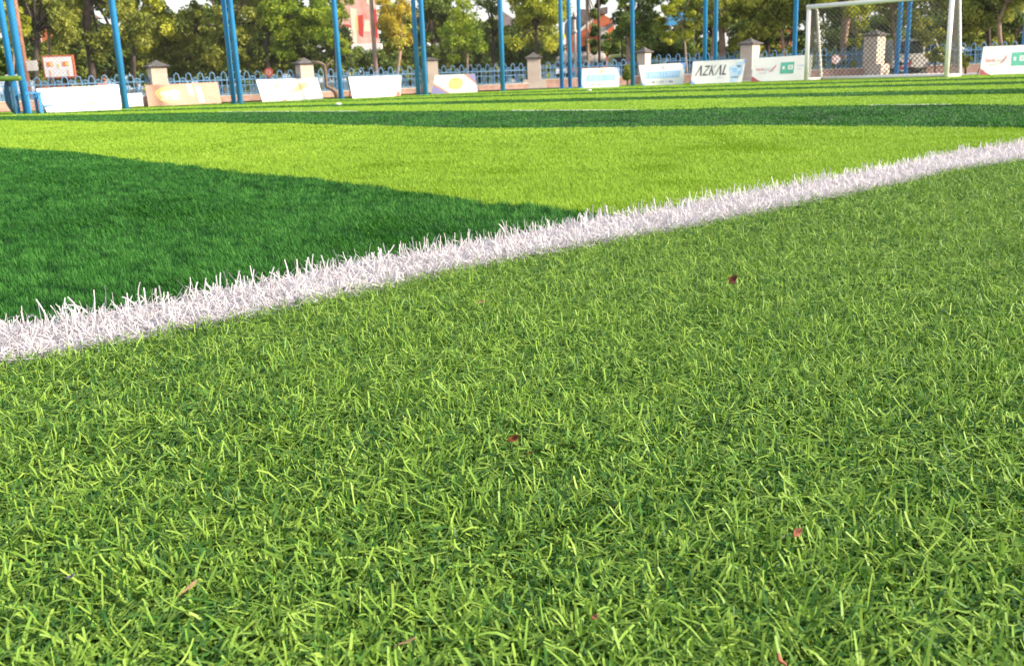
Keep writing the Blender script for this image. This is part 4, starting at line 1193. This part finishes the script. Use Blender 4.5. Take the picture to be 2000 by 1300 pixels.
# red advert hoarding on two posts (plain generic pattern)
Y = 40
o = empty('billboard', (W(712, 150, Y)[0], Y, GZ), 0.06); base = np.array(o.location)
s = Y / FPX
zb = W(712, 104, Y)[2] - GZ; zs = W(712, 86, Y)[2] - GZ; zt = W(700, -30, Y)[2] - GZ
x0, x1 = -46 * s, 31 * s
m = MB(); m.box(x0, x1, .06, .16, zs, zt); m.build('panel', MT['pink_red'], o)
flat(o, 'printed_disc', MT['cream_print'], [[(-28 * s + 13 * s * math.cos(a), zs + 19 * s + 13 * s * math.sin(a)) for a in np.linspace(0, 2 * PI, 20, endpoint=False)]], -.05)
flat(o, 'printed_disc', MT['red_print'], [[(-28 * s + 17 * s * math.cos(a), zs + 19 * s + 17 * s * math.sin(a)) for a in np.linspace(0, 2 * PI, 20, endpoint=False)]], -.055)
flat(o, 'printed_stripe', MT['cream_print'], [[(-18 * s, zs + 2 * s), (-10 * s, zs + 2 * s), (-6 * s, zs + 62 * s), (-18 * s, zs + 66 * s)], [(4 * s, zs + 22 * s), (17 * s, zs + 22 * s), (16 * s, zs + 42 * s), (7 * s, zs + 42 * s)], [(14 * s, zs + 70 * s), (28 * s, zs + 64 * s), (26 * s, zs + 84 * s), (12 * s, zs + 80 * s)]], -.05)
flat(o, 'printed_stripe', MT['red_print'], [[(-4 * s, zs + 16 * s), (3 * s, zs + 12 * s), (5 * s, zs + 52 * s), (-5 * s, zs + 50 * s)], [(20 * s, zs + 10 * s), (30 * s, zs + 10 * s), (30 * s, zs + 60 * s), (22 * s, zs + 62 * s)]], -.05)
flat(o, 'printed_stripe', MT['yellow_print'], [[(-9 * s, zs + 24 * s), (-5.5 * s, zs + 24 * s), (-5 * s, zs + 50 * s), (-8.5 * s, zs + 50 * s)]], -.045)
m = MB(); m.box(-20 * s, 37 * s, -.25, .20, zb, zs - .01); m.build('ledge', MT['banner_white'], o, bevel=.02)
for x in (-31 * s, 13 * s):
    m = MB(); m.tube([(x, .3, 0), (x, .3, zs)], 4.4 * s, 10); m.build('post', MT['yellow_post'], o, True)
tag(o, 'tall red and cream patterned billboard on yellowed posts', 'billboard')

# round road signs
def round_sign(px, py, r, Y, m1, m2, lab, by):
    c = W(px, py, Y); o = empty('road_sign', (c[0], Y, GZ)); zc = c[2] - GZ; r = r * Y / FPX
    m = MB(); m.tube([(0, .03, 0), (0, .03, zc + r)], .022, 8); m.build('post', MT['banner_back'], o)
    m = MB(); m.tube([(0, -.008, zc), (0, .008, zc)], r, 24); m.build('plate', MT[m1], o)
    m = MB(); m.tube([(0, -.013, zc), (0, -.009, zc)], r * .62, 24); m.build('symbol_field', MT[m2], o)
    flat(o, 'symbol', MT[m1], [[(-r * .12, zc - r * .4), (r * .12, zc - r * .4), (r * .12, zc + r * .4), (-r * .12, zc + r * .4)]], .017)
    return tag(o, lab, 'road sign', 'round road signs')


round_sign(524.5, 142, 8.2, 27.6, 'red_paint', 'pink_red', 'round red road sign above the yellow swash board', 160)
round_sign(1633, 116, 8.5, 31.0, 'pink_red', 'banner_white', 'round faded pink road sign seen through the goal net', 140)

# orange house beyond the street
Y = 60
def hx(px): return float(W(px, 80, Y)[0])
def hz(py, px=1150): return float(W(px, py, Y)[2] - GZ)
ho = empty('house', (hx(1160), Y, GZ)); ox = hx(1160)
m = MB()
poly = [(hx(1118) - ox, 0), (hx(1200) - ox, 0), (hx(1200) - ox, hz(42)), (hx(1172) - ox, hz(26)), (hx(1160) - ox, hz(38)), (hx(1131) - ox, hz(62)), (hx(1118) - ox, hz(66))]
m.prism(poly, 0, 6); m.build('wall', MT['brick_orange'], ho)
m = MB(); t = .14
rp = [(hx(1116) - ox, hz(66)), (hx(1131) - ox, hz(60)), (hx(1156) - ox, hz(40)), (hx(1170) - ox, hz(21)), (hx(1132) - ox, hz(19)), (hx(1118) - ox, hz(34))]
m.prism(rp, -.6, 7); m.build('roof', MT['roof_grey'], ho)
m = MB(); m.prism([(hx(1130) - ox, hz(64)), (hx(1157) - ox, hz(44)), (hx(1157) - ox, hz(38)), (hx(1130) - ox, hz(58))], -.75, -.62); m.build('bargeboard', MT['plaster_white'], ho)
m = MB(); m.prism([(hx(1168) - ox, hz(30)), (hx(1186) - ox, hz(28)), (hx(1186) - ox, hz(16)), (hx(1168) - ox, hz(18))], -.4, 4); m.build('roof', MT['roof_grey'], ho)
m = MB(); m.prism([(hx(1171) - ox, hz(92)), (hx(1182) - ox, hz(92)), (hx(1182) - ox, hz(55)), (hx(1171) - ox, hz(56))], -1.0, -.02); m.build('porch', MT['plaster_white'], ho)
m = MB(); m.prism([(hx(1181) - ox, hz(62)), (hx(1195) - ox, hz(51)), (hx(1195) - ox, hz(45)), (hx(1180) - ox, hz(57))], -1.4, -.02); m.build('canopy', MT['car_grey'], ho)
m = MB(); m.prism([(hx(1134) - ox, hz(100)), (hx(1146) - ox, hz(100)), (hx(1146) - ox, hz(88)), (hx(1134) - ox, hz(92))], -.08, -.02); m.build('window', MT['glass'], ho)
tag(ho, 'orange walled house with grey pitched roof beyond the truck', 'house', 'houses beyond the street')
# pinkish building glimpsed at far left, plaster wall glimpsed left of centre
for (p0, p1, y0, Y, mt, lab) in ((60, 130, 30, 58, 'brick_orange', 'orange red house glimpsed through the trees above the scoreboard'),
                                 (955, 1012, 52, 56, 'plaster_white', 'pale plastered house glimpsed behind the centre pole'),
                                 (845, 905, 70, 56, 'plaster_white', 'small white house glimpsed behind the dark trunk left of centre'),
                                 (1508, 1545, 52, 56, 'brick_orange', 'reddish house glimpsed above the bank board')):
    c = W((p0 + p1) / 2, 100, Y); w = (p1 - p0) * Y / FPX; h = W(p0, y0, Y)[2] - GZ
    o = empty('house', (c[0], Y, GZ))
    m = MB(); m.box(-w / 2, w / 2, 0, 5, 0, h); m.build('wall', MT[mt], o)
    m = MB(); m.loft([[(-w / 2 - .3, -.3, h), (w / 2 + .3, -.3, h), (w / 2 + .3, 5.3, h), (-w / 2 - .3, 5.3, h)], [(-w / 2 + .8, 2.3, h + .9), (w / 2 - .8, 2.3, h + .9), (w / 2 - .8, 2.7, h + .9), (-w / 2 + .8, 2.7, h + .9)]]); m.build('roof', MT['roof_grey'], o)
    for q in (-.28, .22):
        m = MB(); m.box(w * q, w * (q + .14), -.04, -.003, h * .55, h * .8); f = m.build('window', MT['plaster_white'], o)
        m = MB(); m.box(w * (q + .015), w * (q + .125), -.05, -.043, h * .57, h * .78); m.build('pane', MT['glass'], f)
    tag(o, lab, 'house', 'houses beyond the street')
# blue awning stall
Y = 41
c = W(1328, 36, Y); o = empty('market_stall', (c[0], Y, GZ)); z = c[2] - GZ
m = MB(); m.loft([[(-.55, -.5, z - .28), (.55, -.5, z - .28), (.55, .5, z - .2), (-.55, .5, z - .2)], [(-.45, -.1, z + .2), (.45, -.1, z + .2), (.45, .1, z + .2), (-.45, .1, z + .2)]]); m.build('canopy', MT['awning_blue'], o)
for x in (-.5, .5):
    for y in (-.42, .42): MB().tube([(x, y, 0), (x, y, z - .24)], .025, 6).build('post', MT['banner_back'], o)
m = MB(); m.box(-.45, .45, -.4, .4, .5, .8); m.build('counter', MT['brick_orange'], o)
tag(o, 'stall with a blue canopy glimpsed between the yellow trees', 'stall')

# tanker truck
Y = 37.5
def sx(px): return float(W(px, 120, Y)[0])
def sz(py, px=1150): return float(W(px, py, Y)[2] - GZ)
ox = sx(1150)
o = empty('tanker_truck', (ox, Y, GZ))
zc = (sz(104) + sz(132)) / 2; rv = (sz(104) - sz(132)) / 2; ry = .42
n = 24
ring = lambda x, s: [(x, ry * s * math.cos(a), zc + rv * s * math.sin(a)) for a in np.linspace(0, 2 * PI, n, endpoint=False)]
m = MB(); m.loft([ring(sx(1082) - ox, .55), ring(sx(1084) - ox, .88), ring(sx(1088) - ox, 1), ring(sx(1176) - ox, 1), ring(sx(1181) - ox, .85), ring(sx(1183) - ox, .5)])
m.build('tank', MT['tank'], o, True)
m = MB()
for q in (1100, 1130, 1160): m.loft([ring(sx(q) - ox, 1.025), ring(sx(q + 2) - ox, 1.025)])
m.box(sx(1090) - ox, sx(1178) - ox, -.1, .1, zc + rv * .98, zc + rv * .98 + .05)
m.build('tank_band', MT['lightgrey_print'], o)
m = MB(); m.box(sx(1082) - ox, sx(1226) - ox, -.36, .36, .30, .42); m.build('chassis', MT['tyre'], o)
cab0, cab1 = sx(1190) - ox, sx(1226) - ox
zr = sz(107, 1205); zw = sz(133, 1205)
prof = [(cab0, .30), (cab1 + .02, .30), (cab1 + .02, zw - .03), (cab1 - .12, zr - .05), (cab1 - .2, zr), (cab0 + .06, zr), (cab0, zr - .06)]
m = MB(); m.prism(prof, -.46, .46); cabo = m.build('cab', MT['cab_green'], o, bevel=.02)
m = MB(); m.prism([(cab0 + .13, zw), (cab1 - .02, zw), (cab1 - .13, zr - .10), (cab0 + .13, zr - .10)], -.468, -.462); m.build('side_window', MT['glass'], o)
m = MB(); m.add([(cab1 + .012, -.4, zw), (cab1 + .012, .4, zw), (cab1 - .10, .4, zr - .08), (cab1 - .10, -.4, zr - .08)], [(0, 1, 2, 3)]); m.build('windscreen', MT['glass'], o)
for q in (1098, 1116, 1212):
    for y in (-.34, .34):
        m = MB(); m.tube([(sx(q) - ox, y - .09, .23), (sx(q) - ox, y + .09, .23)], .23, 18); wheel = m.build('wheel', MT['tyre'], o)
        m = MB(); m.tube([(sx(q) - ox, y - .10, .23), (sx(q) - ox, y + .10, .23)], .11, 14); m.build('rim', MT['lightgrey_print'], wheel)
tag(o, 'tanker truck with grey tank and pale green cab behind the corner poles', 'truck')


def car(px0, px1, ytop, Y, body, lab, hscale=1.0, van=False, flip=False):
    x0, x1 = float(W(px0, 120, Y)[0]), float(W(px1, 120, Y)[0]); L = x1 - x0
    o = empty('parked_van' if van else 'parked_car', ((x0 + x1) / 2, Y, GZ)); H = float(W((px0 + px1) / 2, ytop, Y)[2] - GZ)
    wd = H * .55
    if van: P = [(-.5, .16), (.5, .16), (.5, .48), (.46, .58), (.34, .96), (.26, 1), (-.42, 1), (-.48, .94), (-.5, .6)]; G = [(.42, .58), (.31, .93), (.14, .93), (.14, .58)]; G2 = [(.10, .58), (.10, .93), (-.42, .93), (-.44, .58)]
    else: P = [(-.5, .18), (.5, .18), (.5, .50), (.44, .58), (.22, .66), (.10, .97), (.02, 1), (-.26, 1), (-.34, .95), (-.46, .66), (-.5, .60)]; G = [(.18, .66), (.08, .93), (-.06, .94), (-.06, .66)]; G2 = [(-.10, .66), (-.10, .94), (-.28, .93), (-.38, .66)]
    sg = -1 if flip else 1
    S = lambda q: [(sg * a * L, z * H) for a, z in q]
    m = MB(); m.prism(S(P), -wd, wd); m.build('body', MT[body], o, bevel=.025)
    for q in (G, G2):
        m = MB(); m.prism(S(q), -wd - .006, -wd - .001); m.build('side_window', MT['glass'], o)
    m = MB()
    a, b2 = (P[3], P[4]) if van else (P[4], P[5])
    m.add([(sg * (a[0] * L + .012), -wd * .86, a[1] * H), (sg * (a[0] * L + .012), wd * .86, a[1] * H), (sg * (b2[0] * L + .012), wd * .8, b2[1] * H * .98), (sg * (b2[0] * L + .012), -wd * .8, b2[1] * H * .98)], [(0, 1, 2, 3)])
    m.build('windscreen', MT['glass'], o)
    for q in (-.3, .3):
        for y in (-wd, wd):
            m = MB(); m.tube([(q * L, y - .05, H * .17), (q * L, y + .05, H * .17)], H * .17, 18); wh = m.build('wheel', MT['tyre'], o)
            m = MB(); m.tube([(q * L, y - .058, H * .17), (q * L, y + .058, H * .17)], H * .10, 14); m.build('rim', MT['lightgrey_print'], wh)
    m = MB(); m.box(sg * .5 * L - .01, sg * .5 * L + .012, -wd * .9, -wd * .6, H * .36, H * .46); m.build('headlight', MT['banner_white'], o)
    m = MB(); m.box(sg * .5 * L - .01, sg * .5 * L + .012, wd * .6, wd * .9, H * .36, H * .46); m.build('headlight', MT['banner_white'], o)
    return tag(o, lab, 'van' if van else 'car', 'vehicles in the street')


car(1290, 1400, 108, 37.0, 'car_grey', 'blue grey car with a long roof behind the larger blue lettered board')
car(1728, 1826, 77, 35.0, 'car_white', 'white van behind the pair of poles in the goal', van=True)
car(1650, 1716, 88, 35.5, 'car_grey', 'dark blue car left of the pillar inside the goal', flip=False)

# motorbike rider hint in red by the van: a parked scooter
Y = 33.5
c = W(1763, 130, Y); o = empty('parked_scooter', (c[0], Y, GZ)); s = .0105 * 33.5 / 20
m = MB(); m.tube([(-.26, 0, .10), (-.22, 0, .26), (.02, 0, .20), (.12, 0, .16), (.24, 0, .34), (.27, 0, .46)], [.05, .08, .06, .05, .06, .04], 8); m.build('body', MT['red_paint'], o, True)
m = MB(); m.tube([(-.26, 0, .34), (-.12, 0, .36), (0, 0, .32)], [.05, .06, .03], 8); m.build('seat', MT['tyre'], o, True)
for x in (-.24, .30):
    m = MB(); m.tube([(x, -.03, .12), (x, .03, .12)], .12, 16); m.build('wheel', MT['tyre'], o)
m = MB(); m.tube([(.25, -.16, .50), (.26, 0, .46), (.25, .16, .50)], .014, 6); m.build('handlebar', MT['grey_print'], o)
tag(o, 'red scooter parked between the white van and the pole pair', 'scooter')

# ------------------------------------------------------------------ leave nothing unnamed
bpy.context.view_layer.update()
